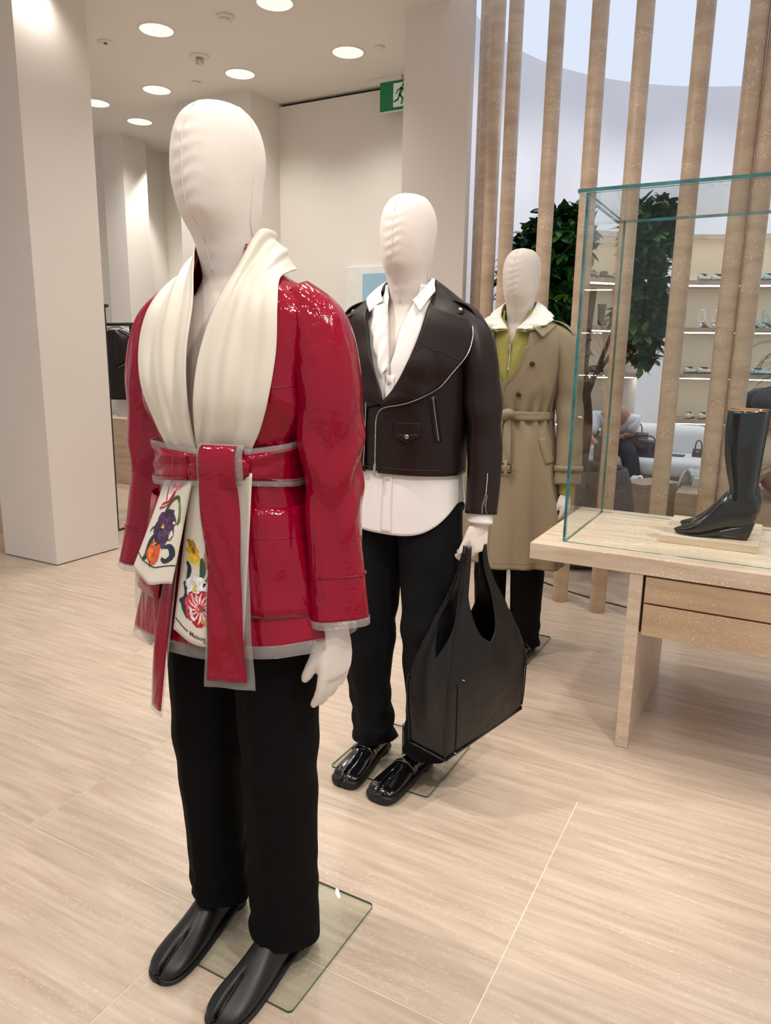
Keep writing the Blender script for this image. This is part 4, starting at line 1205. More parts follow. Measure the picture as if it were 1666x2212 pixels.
    fp = patch('pocket_flap', T, [(.026, 1.246), (.028, 1.228), (.030, 1.208)], [(.114, 1.246), (.114, 1.228), (.113, 1.214)], M['leather'], jk, .0055, 8, 10, .003)
    tri = [(.030, 1.209), (.113, 1.214)]
    rowsf = []
    for k in range(7):
        t = k / 6; a = .030 + (.072 - .030) * t; b = .113 + (.072 - .113) * t; za = 1.209 + (1.188 - 1.209) * t; zb = 1.214 + (1.188 - 1.214) * t
        rowsf.append([T.front(a + (b - a) * i / 7, za + (zb - za) * i / 7, .0055) for i in range(8)])
    sheet('flap_point', rowsf, M['leather'], fp, .003)
    loop = [(.026, 1.246), (.114, 1.246), (.113, 1.214), (.072, 1.188), (.030, 1.209), (.026, 1.246)]
    tube_obj('flap_stitching', [T.front(x, z, .0075, True) for x, z in [tuple(Vector(loop[i]).lerp(Vector(loop[i + 1]), t)) for i in range(5) for t in (0, .2, .4, .6, .8)] + [loop[-1]]], .0009, M['leather_edge'], fp, 5)
    pn = T.front(.073, 1.205, .008)
    disc_on('snap', pn, (pn.x * .5, -1, 0), .007, .004, M['steel'], fp)
    # sleeves
    def fd(sg):
        def f(th, t):
            z = 1.55 - .6 * t
            el = exp(-((t - .5) / .2) ** 2)
            return (.004 * el * sin(z * 40 + 2 * cos(th + .6 * sg)) + .003 * sin(th * 3 + 2 * nz(z * 2, sg, 0)) + .004 * nz(cos(th) * 1.5 + sg, sin(th) * 1.5, z * 3)) * (1 - .8 * exp(-(t / .08) ** 2))
        return f
    sR, pR, vR = sleeve_tube(jk, 'sleeve', [(.150, .002, 1.560), (.205, .004, 1.520), (.238, .006, 1.42), (.255, .012, 1.28), (.266, .008, 1.14), (.272, -.016, .968)], [(.045, .045), (.064, .056), (.066, .056), (.058, .053), (.055, .051), (.051, .047)], M['leather'], fd(1))
    sL, pL, vL = sleeve_tube(jk, 'sleeve', [(-.150, .002, 1.560), (-.205, .004, 1.520), (-.238, .006, 1.42), (-.253, .012, 1.28), (-.262, .008, 1.14), (-.268, -.016, .968)], [(.045, .045), (.064, .056), (.066, .056), (.058, .053), (.055, .051), (.051, .047)], M['leather'], fd(-1))
    # sleeve zip: on the front-outer side
    def sp(t, th, off):
        k = t * 59; i = int(min(58, k)); a = vR[i * 40:(i + 1) * 40]; b = vR[(i + 1) * 40:(i + 2) * 40]
        j = int(round(th / (2 * pi) * 40)) % 40; p = a[j].lerp(b[j], k - i); c = pR[i].lerp(pR[i + 1], k - i)
        return p + (p - c).normalized() * off
    zth = 0.62 if False else 2 * pi - .62
    cand = max((2 * pi - .62, .62), key=lambda a: sp(.95, a, 0).x)
    zip_line('zip_teeth', [sp(t, cand, .002) for t in (.80, .84, .88, .915)], sR, .0014)
    zip_line('zip_teeth', [sp(t, cand + (0.22 if cand > pi else -.22) * (t - .915) / .08, .002) for t in (.915, .95, .995)], sR, .0012)
    zip_line('zip_teeth', [sp(t, cand + (-.16 if cand > pi else .16) * (t - .915) / .08, .002) for t in (.915, .95, .995)], sR, .0012)
    zip_pull(sp(.915, cand, .004), sR, (-.05, 0, -1), .028)
    # ---- shirt
    shirt = empty('shirt'); shirt.parent = root
    STAB = [(1.66, .068, .068, .0), (1.625, .076, .072, 0), (1.60, .105, .080, 0), (1.57, .150, .090, 0), (1.52, .185, .104, 0), (1.46, .195, .116, -.003), (1.40, .195, .124, -.005), (1.30, .192, .128, -.005), (1.20, .188, .126, -.005), (1.10, .186, .126, -.005), (1.0, .192, .132, -.004), (.88, .200, .140, -.002)]
    def sfold(th, z):
        f = .003 * nz(sin(th) * 3 + 5, cos(th) * 3, z * 3)
        if z < 1.12: f += .006 * (1.12 - z) * 4 * sin(th * 7 + .5) * .6
        if z > 1.3: f += .003 * sin(th * 16 + z * 30) * .5
        return f
    TS = Torso(STAB, 2.3, sfold)
    o_r = lambda z: TS.th(lerp_table([(.8, .0), (1.405, .002), (1.45, .016), (1.52, .026), (1.60, .052), (1.66, .058)], z)[0], z)
    o_l = lambda z: -TS.th(lerp_table([(.8, -.0005), (1.405, .001), (1.45, -.004), (1.52, -.016), (1.60, -.034), (1.66, -.05)], z)[0], z)
    def hem_s(th):
        return .10 * (abs(sin(th)) ** 4)
    rows = torso_shell(TS, zs(1.655, .893, 84), o_l, o_r, 104, hem_s)
    sb = sheet('shirt_body', rows, M['cotton'], shirt, .0022)
    # placket and buttons
    pk = patch('placket', TS, [(-.009, 1.385), (-.008, 1.2), (-.010, 1.0), (-.008, .897)], [(.022, 1.385), (.022, 1.2), (.023, 1.0), (.026, .897)], M['cotton'], shirt, .003, 40, 5, .0015)
    for z in (1.365, 1.22, 1.072):
        p = TS.front(.007, z, .005); disc_on('button', p, (0, -1, 0), .0062, .003, M['button'], pk)
    # opened facing rolled outwards on the viewer's left, and collar
    Ic = [TS.front(x, z, .004) for x, z in ((.001, 1.405), (-.004, 1.45), (-.016, 1.52), (-.034, 1.60))]
    Oc = [TS.front(x, z, .014) for x, z in ((-.012, 1.372), (-.034, 1.43), (-.060, 1.50), (-.078, 1.585))]
    def roll(s, t, p): return p + Vector((-.3, -1, 0)).normalized() * (.012 * sin(pi * s) + .0035 * sin(t * 22 + s * 5))
    sheet('facing', strip_rows(curve_pts(Ic, 30), curve_pts(Oc, 30), 10, roll), M['cotton'], shirt, .002)
    for sg in (1, -1):
        I = [(0, .072, 1.676), (sg * .050, .056, 1.680), (sg * .076, -.004, 1.672), (sg * .070, -.056, 1.636), (sg * .050, -.078, 1.606)]
        O = [(0, .090, 1.632), (sg * .074, .074, 1.636), (sg * (.098 if sg > 0 else .112), -.004, 1.640), (sg * (.100 if sg > 0 else .118), -.060, 1.615), (sg * .086, -.100, 1.572)]
        collar_sheet('collar', [Vector(p) for p in I], [Vector(p) for p in O], M['cotton'], shirt, 36, 8, .0025, .004)
    # cuffs
    for sg in (1, -1):
        g, pp, vv = sleeve_tube(shirt, 'cuff', [(sg * .270, -.004, 1.02), (sg * .272, -.012, .985), (sg * .272, -.020, .938)], [(.040, .037), (.042, .039), (.043, .040)], M['cotton'], None, 12, 28, .002)
    # ---- jeans
    je = empty('jeans'); je.parent = root
    a = trouser_leg([(-.085, .005, 1.02), (-.108, .0, .80), (-.125, -.004, .55), (-.126, .0, .33), (-.115, .01, .17), (-.110, .012, .085)], [(.105, .110), (.112, .105), (.108, .098), (.102, .090), (.076, .072), (.080, .076)], seed=2.2, crease=0.0, wr=.006, hem_tilt=.1, wr_low=2.6)
    b = trouser_leg([(.085, .005, 1.02), (.100, .0, .80), (.112, -.004, .55), (.108, .0, .33), (.100, .01, .17), (.098, .012, .085)], [(.105, .110), (.112, .105), (.106, .096), (.098, .090), (.076, .072), (.082, .078)], seed=7.7, crease=0.0, wr=.006, hem_tilt=.1, wr_low=2.6)
    for k, (vs, fs) in enumerate((a, b)):
        lg = mesh_obj('jeans_leg', vs, fs, M['black_denim'], je)
        # frayed hem threads
        rnd = random.Random(k); ring = vs[-48:]
        tv, tf = [], []
        for i in range(48):
            if rnd.random() < .55:
                p = ring[i]; d = Vector((rnd.uniform(-.6, .6), rnd.uniform(-.6, .6), -1)).normalized() * rnd.uniform(.006, .014)
                g = tube([p, p + d * .5 + Vector((rnd.uniform(-.002, .002), 0, 0)), p + d], [.0006, .0006, .0003], 4); tv, tf = cat_geo((tv, tf), g)
        fr = mesh_obj('frayed_threads', tv, tf, M['black_denim'], lg); fr['kind'] = 'stuff'
    loafer(root, -.118, .015, 1); loafer(root, .060, -.004, -1, rot=-.08)
    plate = empty('stand'); plate.parent = root
    glass_plate(plate, -.215, .168, -.118, .265)
    hr = hand_geo((.272, -.020, .960), (-.15, -1, -.05), (-1, .10, 0), 1.0, 1.0, 1.1)
    hl = hand_geo((-.268, -.020, .960), (.15, -1, -.05), (1, .10, 0), .45)
    arm = lambda s: ([(s * .13, .005, 1.50), (s * .21, .005, 1.45), (s * .250, .010, 1.28), (s * .262, .005, 1.14), (s * .27, -.018, .965)], [.046, .045, .042, .036, .028])
    mannequin_body(root, arms=[arm(1), arm(-1)], hands=[hr, hl], head_off=(.004, -.020), head_turn=2, legs=((-.11, 0), (.09, 0)))
    return root
biker_mannequin()

# ================================================================== BLACK LEATHER SHOPPER BAG
def shopper_bag():
    root = empty('shopper_bag', (-1.07 + .21, 2.12 + .08, .14))
    tag(root, 'slouchy black leather shopper bag hanging from the mannequin\'s gloved hand', 'bag')
    off = Vector((-.21, -.08, -.14))
    m = plain('bag_leather', srgb(20, 18, 18), 0.38, vary=0.06, scale=8, bump=0.45, bscale=16, bdist=0.012, spec=0.4)
    dk = plain('bag_seam', srgb(14, 13, 13), 0.6)
    bot = [Vector((.108, -.140, .205)), Vector((.248, -.168, .192)), Vector((.385, .160, .262)), Vector((.285, .190, .268))]
    top = [Vector((.234, -.066, .872)), Vector((.258, -.078, .872)), Vector((.296, -.012, .872)), Vector((.278, .002, .872))]
    def prof(v):
        s = min(1, max(0, (v - .30) / .70)); s = s * s * (3 - 2 * s); return .30 * v * 0 + (s ** 1.05)
    def corner(i, v):
        i %= 4; k = prof(v)
        p = bot[i].lerp(top[i], k); z = bot[i].z + (top[i].z - bot[i].z) * v
        c = (bot[0] + bot[1] + bot[2] + bot[3]) / 4
        out = Vector((bot[i].x - c.x, bot[i].y - c.y, 0)) * .05 * sin(pi * min(1, v * 1.8))
        return Vector((p.x, p.y, z)) + out
    def pos(s, v):
        i = int(math.floor(s)); t = s - i
        a, b = corner(i, v), corner(i + 1, v)
        d = (b - a); nrm = Vector((d.y, -d.x, 0)); L_ = nrm.length; nrm = nrm.normalized() if L_ > 1e-6 else Vector((0, 0, 0))
        big = (i % 2 == 1)
        bulge = (.020 if big else -.020) * sin(pi * t) * sin(pi * min(1, v * 1.25 + .05)) 
        wr = .006 * sin(t * 9 + v * 5 + i) * v * (1 - v) * 3 + .004 * nz(s * 2, v * 6, 1.7)
        p = a.lerp(b, t) + nrm * (bulge + wr)
        if v < .12: p.z -= .004 * (1 - v / .12) * sin(pi * t)
        return p
    def strip(i, wide0, wide1):
        """band around corner i from the middle of the previous face to the middle of the next"""
        n, mm = 56, 20; rows = []
        for k in range(n):
            v = k / (n - 1)
            def hole(face):
                big = (face % 2 == 1); v0 = .52 if big else .47
                if v <= v0: return 0.0
                u = (v - v0) / (1 - v0)
                return (.30 * min(1, u / .5) ** .5 if big else .40 * sin(pi * min(1, u / .55) * .5) ** .8 * (1 if u < .3 else max(0.12, 1 - (u - .3) * 1.4)))
            lo = i - .5 + hole((i - 1) % 4); hi = i + .5 - hole(i % 4)
            rows.append([pos(lo + (hi - lo) * q / (mm - 1), v) + off for q in range(mm)])
        return rows
    g = []
    for i in range(4):
        r = strip(i, .5, .5); vs = [p for row in r for p in row]; g.append((vs, grid_faces(20, 56)))
    vs, fs = cat_geo(*g)
    # bottom
    br = [[(bot[0].lerp(bot[1], s / 6)).lerp(bot[3].lerp(bot[2], s / 6), t / 8) + off for s in range(7)] for t in range(9)]
    V2, F2 = cat_geo((vs, fs), ([p for r in br for p in r], grid_faces(7, 9)))
    me = bpy.data.meshes.new('bag_body'); me.from_pydata([tuple(v) for v in V2], [], F2); me.materials.append(m)
    bm = bmesh.new(); bm.from_mesh(me); bmesh.ops.remove_doubles(bm, verts=bm.verts, dist=.0012); bm.to_mesh(me); bm.free()
    for p in me.polygons: p.use_smooth = True
    o = link(bpy.data.objects.new('bag_body', me), root)
    sd = o.modifiers.new('thick', 'SOLIDIFY'); sd.thickness = .0025; sd.offset = -1
    # piped edges
    for i in (0, 1, 2):
        tube_obj('edge_piping', [pos(i, v) + off for v in zs(.0, .34 if i == 1 else .36, 20)], .0028, m, o, 6)
    tube_obj('edge_piping', [bot[1].lerp(bot[2], t) + off + Vector((.003, -.001, -.001)) for t in zs(0, 1, 14)], .003, m, o, 6)
    tube_obj('edge_piping', [bot[0].lerp(bot[1], t) + off + Vector((0, -.003, -.001)) for t in zs(0, 1, 10)], .003, m, o, 6)
    tube_obj('seam', [pos(1.12, v) + off + Vector((.002, -.001, 0)) for v in zs(.01, .36, 18)], .0014, dk, o, 5)
    # corner stitches left showing in white
    wt = plain('white_stitch', srgb(230, 228, 224), .7)
    for s, v in ((1.16, .375), (1.10, .012), (1.97, .03)):
        p = pos(s, v) + off
        tube_obj('stitch', [p + Vector((.003, -.002, 0)), p + Vector((.008, .006, -.004))], .0011, wt, o, 5)
shopper_bag()
# ================================================================== MANNEQUIN 3: TRENCH COAT
M['gabardine'] = plain('beige_gabardine', srgb(136, 118, 92), 0.7, vary=0.04, scale=5, bump=0.2, bscale=300, bdist=0.0004, sheen=0.1)
M['horn'] = plain('horn_button', srgb(52, 38, 30), 0.35)
def knit_mat():
    m, nt, b = new_mat('yellow_green_knit'); L = nt.links.new
    tc = nt.nodes.new('ShaderNodeTexCoord'); w = nt.nodes.new('ShaderNodeTexWave'); w.bands_direction = 'X'; w.inputs['Scale'].default_value = 55; w.inputs['Distortion'].default_value = 3; w.inputs['Detail Scale'].default_value = 6
    L(tc.outputs['Object'], w.inputs['Vector'])
    cr = nt.nodes.new('ShaderNodeValToRGB'); cr.color_ramp.elements[0].color = srgb(150, 138, 56); cr.color_ramp.elements[1].color = srgb(204, 194, 112)
    L(w.outputs['Fac'], cr.inputs[0]); L(cr.outputs[0], b.inputs['Base Color']); b.inputs['Roughness'].default_value = .9
    bp = nt.nodes.new('ShaderNodeBump'); bp.inputs['Strength'].default_value = .8; bp.inputs['Distance'].default_value = .003
    L(w.outputs['Fac'], bp.inputs['Height']); L(bp.outputs[0], b.inputs['Normal']); return m
M['knit'] = knit_mat()
M['knit_white'] = plain('white_knit_collar', srgb(238, 234, 222), 0.9, vary=0.05, scale=80, bump=0.5, bscale=160)

def trench_mannequin():
    root = empty('mannequin', (-1.12, 3.35, 0))
    tag(root, 'farthest cloth mannequin in a beige belted trench coat over a yellow-green knit', 'mannequin')
    G = M['gabardine']
    TAB = [(1.66, .078, .072, 0), (1.625, .088, .078, 0), (1.60, .130, .090, 0), (1.58, .170, .102, 0), (1.55, .198, .114, 0), (1.51, .214, .124, 0), (1.45, .218, .134, 0), (1.38, .214, .140, 0), (1.30, .200, .138, 0), (1.24, .182, .128, 0), (1.19, .172, .122, 0), (1.15, .178, .128, 0), (1.05, .200, .146, 0), (.75, .238, .168, 0), (.46, .268, .188, 0)]
    def fold(th, z):
        f = .003 * nz(sin(th) * 2.5, cos(th) * 2.5, z * 2)
        g = exp(-((z - 1.185) / .07) ** 2); f += .010 * g * sin(th * 19 + 2 * nz(th * 2, z * 4, 0))
        if z < 1.15:
            k = min(1, (1.15 - z) / .5); f += k * (.022 * sin(th * 5 + .9 + .8 * nz(z, th, 0)) + .010 * sin(th * 11 + 2 + 2 * nz(z * 2, th, 4)))
        if z > 1.2: f += .004 * sin(z * 34 + abs(th - .8) * 9) * exp(-((th - .9) / .5) ** 2) * exp(-((z - 1.30) / .08) ** 2)
        return f
    T = Torso(TAB, 2.3, fold)
    coat = empty('trench_coat'); coat.parent = root
    o_r = lambda z: T.th(lerp_table([(.4, -.03), (1.32, -.022), (1.35, .012), (1.41, .055), (1.50, .078), (1.60, .085), (1.66, .075)], z)[0], z)
    o_l = lambda z: -T.th(lerp_table([(.4, -.028), (1.32, -.02), (1.36, -.04), (1.41, -.058), (1.50, -.075), (1.60, -.085), (1.66, -.075)], z)[0], z)
    cb = sheet('coat_body', torso_shell(T, zs(1.655, .475, 120), o_l, o_r, 128), G, coat, .003)
    # overlapping front panel of the viewer's right, its edge running to the left
    fr = patch('front_panel', T, [(.074, 1.49), (.052, 1.41), (.016, 1.352), (-.028, 1.31), (-.045, 1.24), (-.040, 1.17), (-.042, 1.0), (-.05, .75), (-.055, .476)], [(.084, 1.49), (.064, 1.41), (.034, 1.352), (-.002, 1.31), (-.015, 1.24), (-.010, 1.17), (-.012, 1.0), (-.02, .75), (-.025, .476)], G, coat, lambda s, t: .0045 * (1 - s) + .0015, 70, 8, .003)
    for x, z in ((.108, 1.414), (.056, 1.277)):
        p = T.front(x, z, .007); disc_on('button', p, (x * 2, -1, 0), .0115, .005, M['horn'], fr)
    tube_obj('hem_seam', [T.pt(2 * pi * k / 100, .505, .0022) for k in range(101)], .0010, G, cb, 5)
    # slanted welt pocket
    patch('pocket_welt', T, [(.150, 1.085), (.185, .965)], [(.172, 1.085), (.208, .975)], G, coat, .004, 12, 4, .003)
    # collar leaves, epaulettes
    for sg in (1, -1):
        I = [(0, .080, 1.655), (sg * .056, .064, 1.655), (sg * .088, .004, 1.640), (sg * .092, -.060, 1.602), (sg * .086, -.100, 1.578)]
        O = [(0, .125, 1.590), (sg * .100, .105, 1.592), (sg * .162, .040, 1.592), (sg * .178, -.045, 1.575), (sg * .148, -.122, 1.528)]
        collar_sheet('collar', [Vector(p) for p in I], [Vector(p) for p in O], G, coat, 40, 10, .004, .005)
        pts = [(sg * .130, .0, 1.610), (sg * .170, .002, 1.603), (sg * .210, .004, 1.588), (sg * .246, .006, 1.556), (sg * .252, .006, 1.540)]
        ribbon('epaulette', pts, [.038, .044, .046, .048, .048], G, coat, (0, 1, 0), 24, 5, .004)
    # sleeves with cuff straps
    def fd(sg):
        def f(th, t):
            z = 1.55 - .68 * t
            return (.005 * exp(-((t - .5) / .2) ** 2) * sin(z * 38 + 2 * cos(th + .6 * sg)) + .004 * sin(th * 4 + 3 * nz(z * 2, sg, 0)) + .004 * nz(cos(th) * 1.5 + sg, sin(th) * 1.5, z * 3)) * (1 - .8 * exp(-(t / .08) ** 2))
        return f
    for sg in (1, -1):
        s_, pp, vv = sleeve_tube(coat, 'sleeve', [(sg * .150, .002, 1.555), (sg * .208, .004, 1.512), (sg * .236, .006, 1.42), (sg * .248, .012, 1.26), (sg * .262, .006, 1.10), (sg * .272, -.012, .875)], [(.045, .045), (.066, .058), (.068, .059), (.064, .058), (.066, .060), (.070, .064)], G, fd(sg))
        k = int(60 * .87); rg = vv[k * 40:(k + 1) * 40]; rg2 = vv[(k + 2) * 40:(k + 3) * 40]; c = pp[k]
        ex = lambda v: v + (v - c).normalized() * .005
        sheet('cuff_strap', [[ex(v) for v in rg] + [ex(rg[0])], [ex(v) for v in rg2] + [ex(rg2[0])]], G, s_, .004)
    # belt, knot, tails, buckle
    belt = empty('belt'); belt.parent = root
    rows = [[T.pt(2 * pi * i / 100, 1.183 + .019 * (1 - 2 * j / 3), .011 + .002 * sin(j * 2 + i * .2), False) for i in range(101)] for j in range(4)]
    sheet('belt_band', rows, G, belt, .003)
    vs, fs = tube(curve_pts([(-.012, -.150, 1.172), (.004, -.160, 1.186), (.024, -.160, 1.194), (.042, -.146, 1.184)], 12), [.010, .016, .020, .022, .023, .023, .023, .022, .021, .019, .015, .009], 14)
    mesh_obj('belt_knot', vs, fs, G, belt)
    wv = lambda s, z: Vector((0, .003 * sin(z * 40 + s * 4), 0))
    ribbon('belt_tail', [(.022, -.158, 1.175), (.024, -.166, 1.12), (.026, -.172, 1.04), (.028, -.178, .95)], [.022, .034, .040, .040], G, belt, (.97, .2, 0), 30, 6, .003, wv)
    ribbon('belt_tail', [(.0, -.155, 1.175), (-.014, -.164, 1.13), (-.020, -.172, 1.06), (-.034, -.176, .99)], [.016, .020, .022, .018], G, belt, (.9, -.35, 0), 24, 5, .003, wv)
    bk = [(-.004, .968), (.056, .968), (.056, .928), (-.004, .928), (-.004, .968)]
    tube_obj('buckle', [Vector((x, -.184 - (x > .02) * -.002, z)) for x, z in bk], .0035, M['horn'], belt, 8)
    ribbon('belt_end', [(.006, -.190, .950), (.026, -.194, .952), (.050, -.188, .950)], [.022, .024, .022], G, belt, (0, .1, 1), 12, 4, .004)
    ribbon('belt_end', [(.032, -.190, .985), (.034, -.198, .955), (.036, -.192, .915)], [.014, .016, .014], G, belt, (.97, .2, 0), 12, 4, .004)
    # ---- knit half-zip sweater
    kn = empty('sweater'); kn.parent = root
    KT = Torso([(1.66, .070, .070, 0), (1.625, .078, .074, 0), (1.60, .105, .082, 0), (1.57, .150, .092, 0), (1.52, .182, .104, 0), (1.45, .192, .116, 0), (1.38, .190, .122, 0), (1.28, .180, .120, 0)], 2.3)
    vR = lambda z: KT.th(lerp_table([(1.2, .0), (1.495, .001), (1.53, .012), (1.57, .022), (1.61, .048), (1.66, .06)], z)[0], z)
    sheet('sweater_body', torso_shell(KT, zs(1.65, 1.29, 40), vR, vR, 96), M['knit'], kn, .004)
    zip_line('zip_teeth', [KT.front(.0005, z, .004) for z in (1.50, 1.46, 1.42, 1.385)], kn, .0022)
    zip_pull(KT.front(.0, 1.495, .008), kn, (0, 0, -1), .022)
    for sg in (1, -1):
        I = [(0, .074, 1.690), (sg * .052, .058, 1.692), (sg * .076, -.006, 1.680), (sg * .066, -.066, 1.622), (sg * .020, -.104, 1.565)]
        O = [(0, .105, 1.625), (sg * .090, .088, 1.628), (sg * .152, .010, 1.618), (sg * .150, -.075, 1.585), (sg * .066, -.122, 1.560)]
        cs = collar_sheet('collar', [Vector(p) for p in I], [Vector(p) for p in O], M['knit_white'], kn, 46, 10, .005, .010, .006)
        I2 = [Vector(p) * 1.0 + Vector((0, -.001, -.006)) for p in I[2:]]; O2 = [Vector((p[0] * .94, p[1] - .004, p[2] - .010)) for p in O[2:]]
        collar_sheet('collar_lining', I2, O2, M['knit'], kn, 30, 8, .004, .006, .006)
    for sg in (1, -1):
        sleeve_tube(kn, 'cuff', [(sg * .270, -.004, .93), (sg * .272, -.012, .88), (sg * .272, -.016, .826)], [(.042, .040), (.042, .040), (.036, .034)], M['knit'], None, 14, 28, .003)
    # ---- trousers, shoes, stand, body
    tr = empty('trousers'); tr.parent = root
    a = trouser_leg([(-.075, .0, .95), (-.085, .0, .70), (-.085, .0, .42), (-.080, .006, .2), (-.078, .01, .045)], [(.095, .095), (.096, .090), (.090, .084), (.082, .076), (.084, .074)], seed=3.3, hem_tilt=.2, m=46, n=36)
    b = trouser_leg([(.085, .0, .95), (.098, .0, .70), (.104, .0, .42), (.105, .006, .2), (.108, .01, .045)], [(.095, .095), (.096, .090), (.090, .084), (.082, .076), (.080, .072)], seed=5.9, hem_tilt=.2, m=46, n=36)
    for vs, fs in (a, b): mesh_obj('trouser_leg', vs, fs, M['black_wool'], tr)
    loafer(root, -.080, .0, 1); loafer(root, .112, .005, -1)
    plate = empty('stand'); plate.parent = root
    glass_plate(plate, -.21, .172, -.13, .27)
    hr = hand_geo((.272, -.018, .850), (-.15, -1, -.05), (-1, .10, 0), .45)
    hl = hand_geo((-.272, -.018, .850), (.15, -1, -.05), (1, .10, 0), .45)
    arm = lambda s: ([(s * .13, .005, 1.50), (s * .21, .005, 1.45), (s * .246, .010, 1.28), (s * .262, .005, 1.12), (s * .272, -.016, .855)], [.046, .045, .042, .036, .028])
    mannequin_body(root, arms=[arm(1), arm(-1)], hands=[hr, hl], head_off=(.006, -.020), head_turn=-2, legs=((-.08, 0), (.10, 0)))
trench_mannequin()

# ================================================================== DISPLAY TABLE, VITRINE, BOOTS
def display_table():
    root = empty('display_table', (0, 3.06, 0)); tag(root, 'pale travertine display table with two wide drawers under a glass case', 'table')
    X0, X1, Y0, Y1, ZT = -.803, 1.45, 2.665, 3.465, .75
    P = lambda n, x0, x1, y0, y1, z0, z1, m, b=.0015: box(n, x0, x1, y0 - 3.06, y1 - 3.06, z0, z1, m, root, b)
    # top slab with a let-in centre panel, grooves left open for the glass
    gx, gy0, gy1 = -.690, 2.752, 3.390
    top = P('table_top', X0, X1, Y0, Y1, ZT - .062, ZT - .004, M['trav_table'])
    P('top_border', X0, X1, Y0, gy0 - .003, ZT - .006, ZT, M['trav_table']).parent = top
    P('top_border', X0, X1, gy1 + .003, Y1, ZT - .006, ZT, M['trav_table']).parent = top
    P('top_border', X0, gx - .003, gy0 - .003, gy1 + .003, ZT - .006, ZT, M['trav_table']).parent = top
    P('top_panel', gx + .002, X1, gy0 + .002, gy1 - .002, ZT - .006, ZT, M['trav_table']).parent = top
    for lx in (-.428, 1.03):
        P('leg', lx, lx + .046, Y0 + .004, Y1 - .02, 0.0005, ZT - .062, M['trav_table'])
    P('drawer_box', -.376, 1.024, Y0 + .03, Y1 - .03, .462, ZT - .064, M['trav_drawer'])
    for z0, z1 in ((.584, ZT - .070), (.460, .577)):
        d = P('drawer', -.372, 1.020, Y0 + .006, Y0 + .034, z0, z1, M['trav_drawer'])
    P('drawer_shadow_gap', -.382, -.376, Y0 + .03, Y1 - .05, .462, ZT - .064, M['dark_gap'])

def pane(name, x0, x1, y0, y1, z0, z1, parent, edge=None):
    """glass sheet: two large faces clear, the narrow edges teal"""
    dims = (x1 - x0, y1 - y0, z1 - z0); thin = dims.index(min(dims))
    bm = bmesh.new(); add_box(bm, x0, x1, y0, y1, z0, z1)
    bm.normal_update()
    for f in bm.faces: f.material_index = 0 if abs(f.normal[thin]) > .9 else 1
    return bm_obj(name, bm, None, parent, False, [M['glass'], M['glass_edge']])

def vitrine():
    root = empty('glass_case', (0, 3.06, .75)); tag(root, 'tall clear glass display case standing on the travertine table', 'display case')
    G_ = lambda n, x0, x1, y0, y1, z0, z1: pane(n, x0, x1, y0 - 3.06, y1 - 3.06, z0 - .75, z1 - .75, root)
    z0, z1 = .7505, 2.010
    G_('side_pane', -.700, -.690, 2.746, 3.398, z0, z1)
    G_('front_pane', -.689, 1.42, 2.747, 2.757, z0, z1)
    G_('back_pane', -.689, 1.42, 3.387, 3.397, z0, z1)
    G_('side_pane', 1.42, 1.43, 2.746, 3.398, z0, z1)
    G_('top_pane', -.728, 1.46, 2.735, 3.412, z1 + .0005, z1 + .0125)

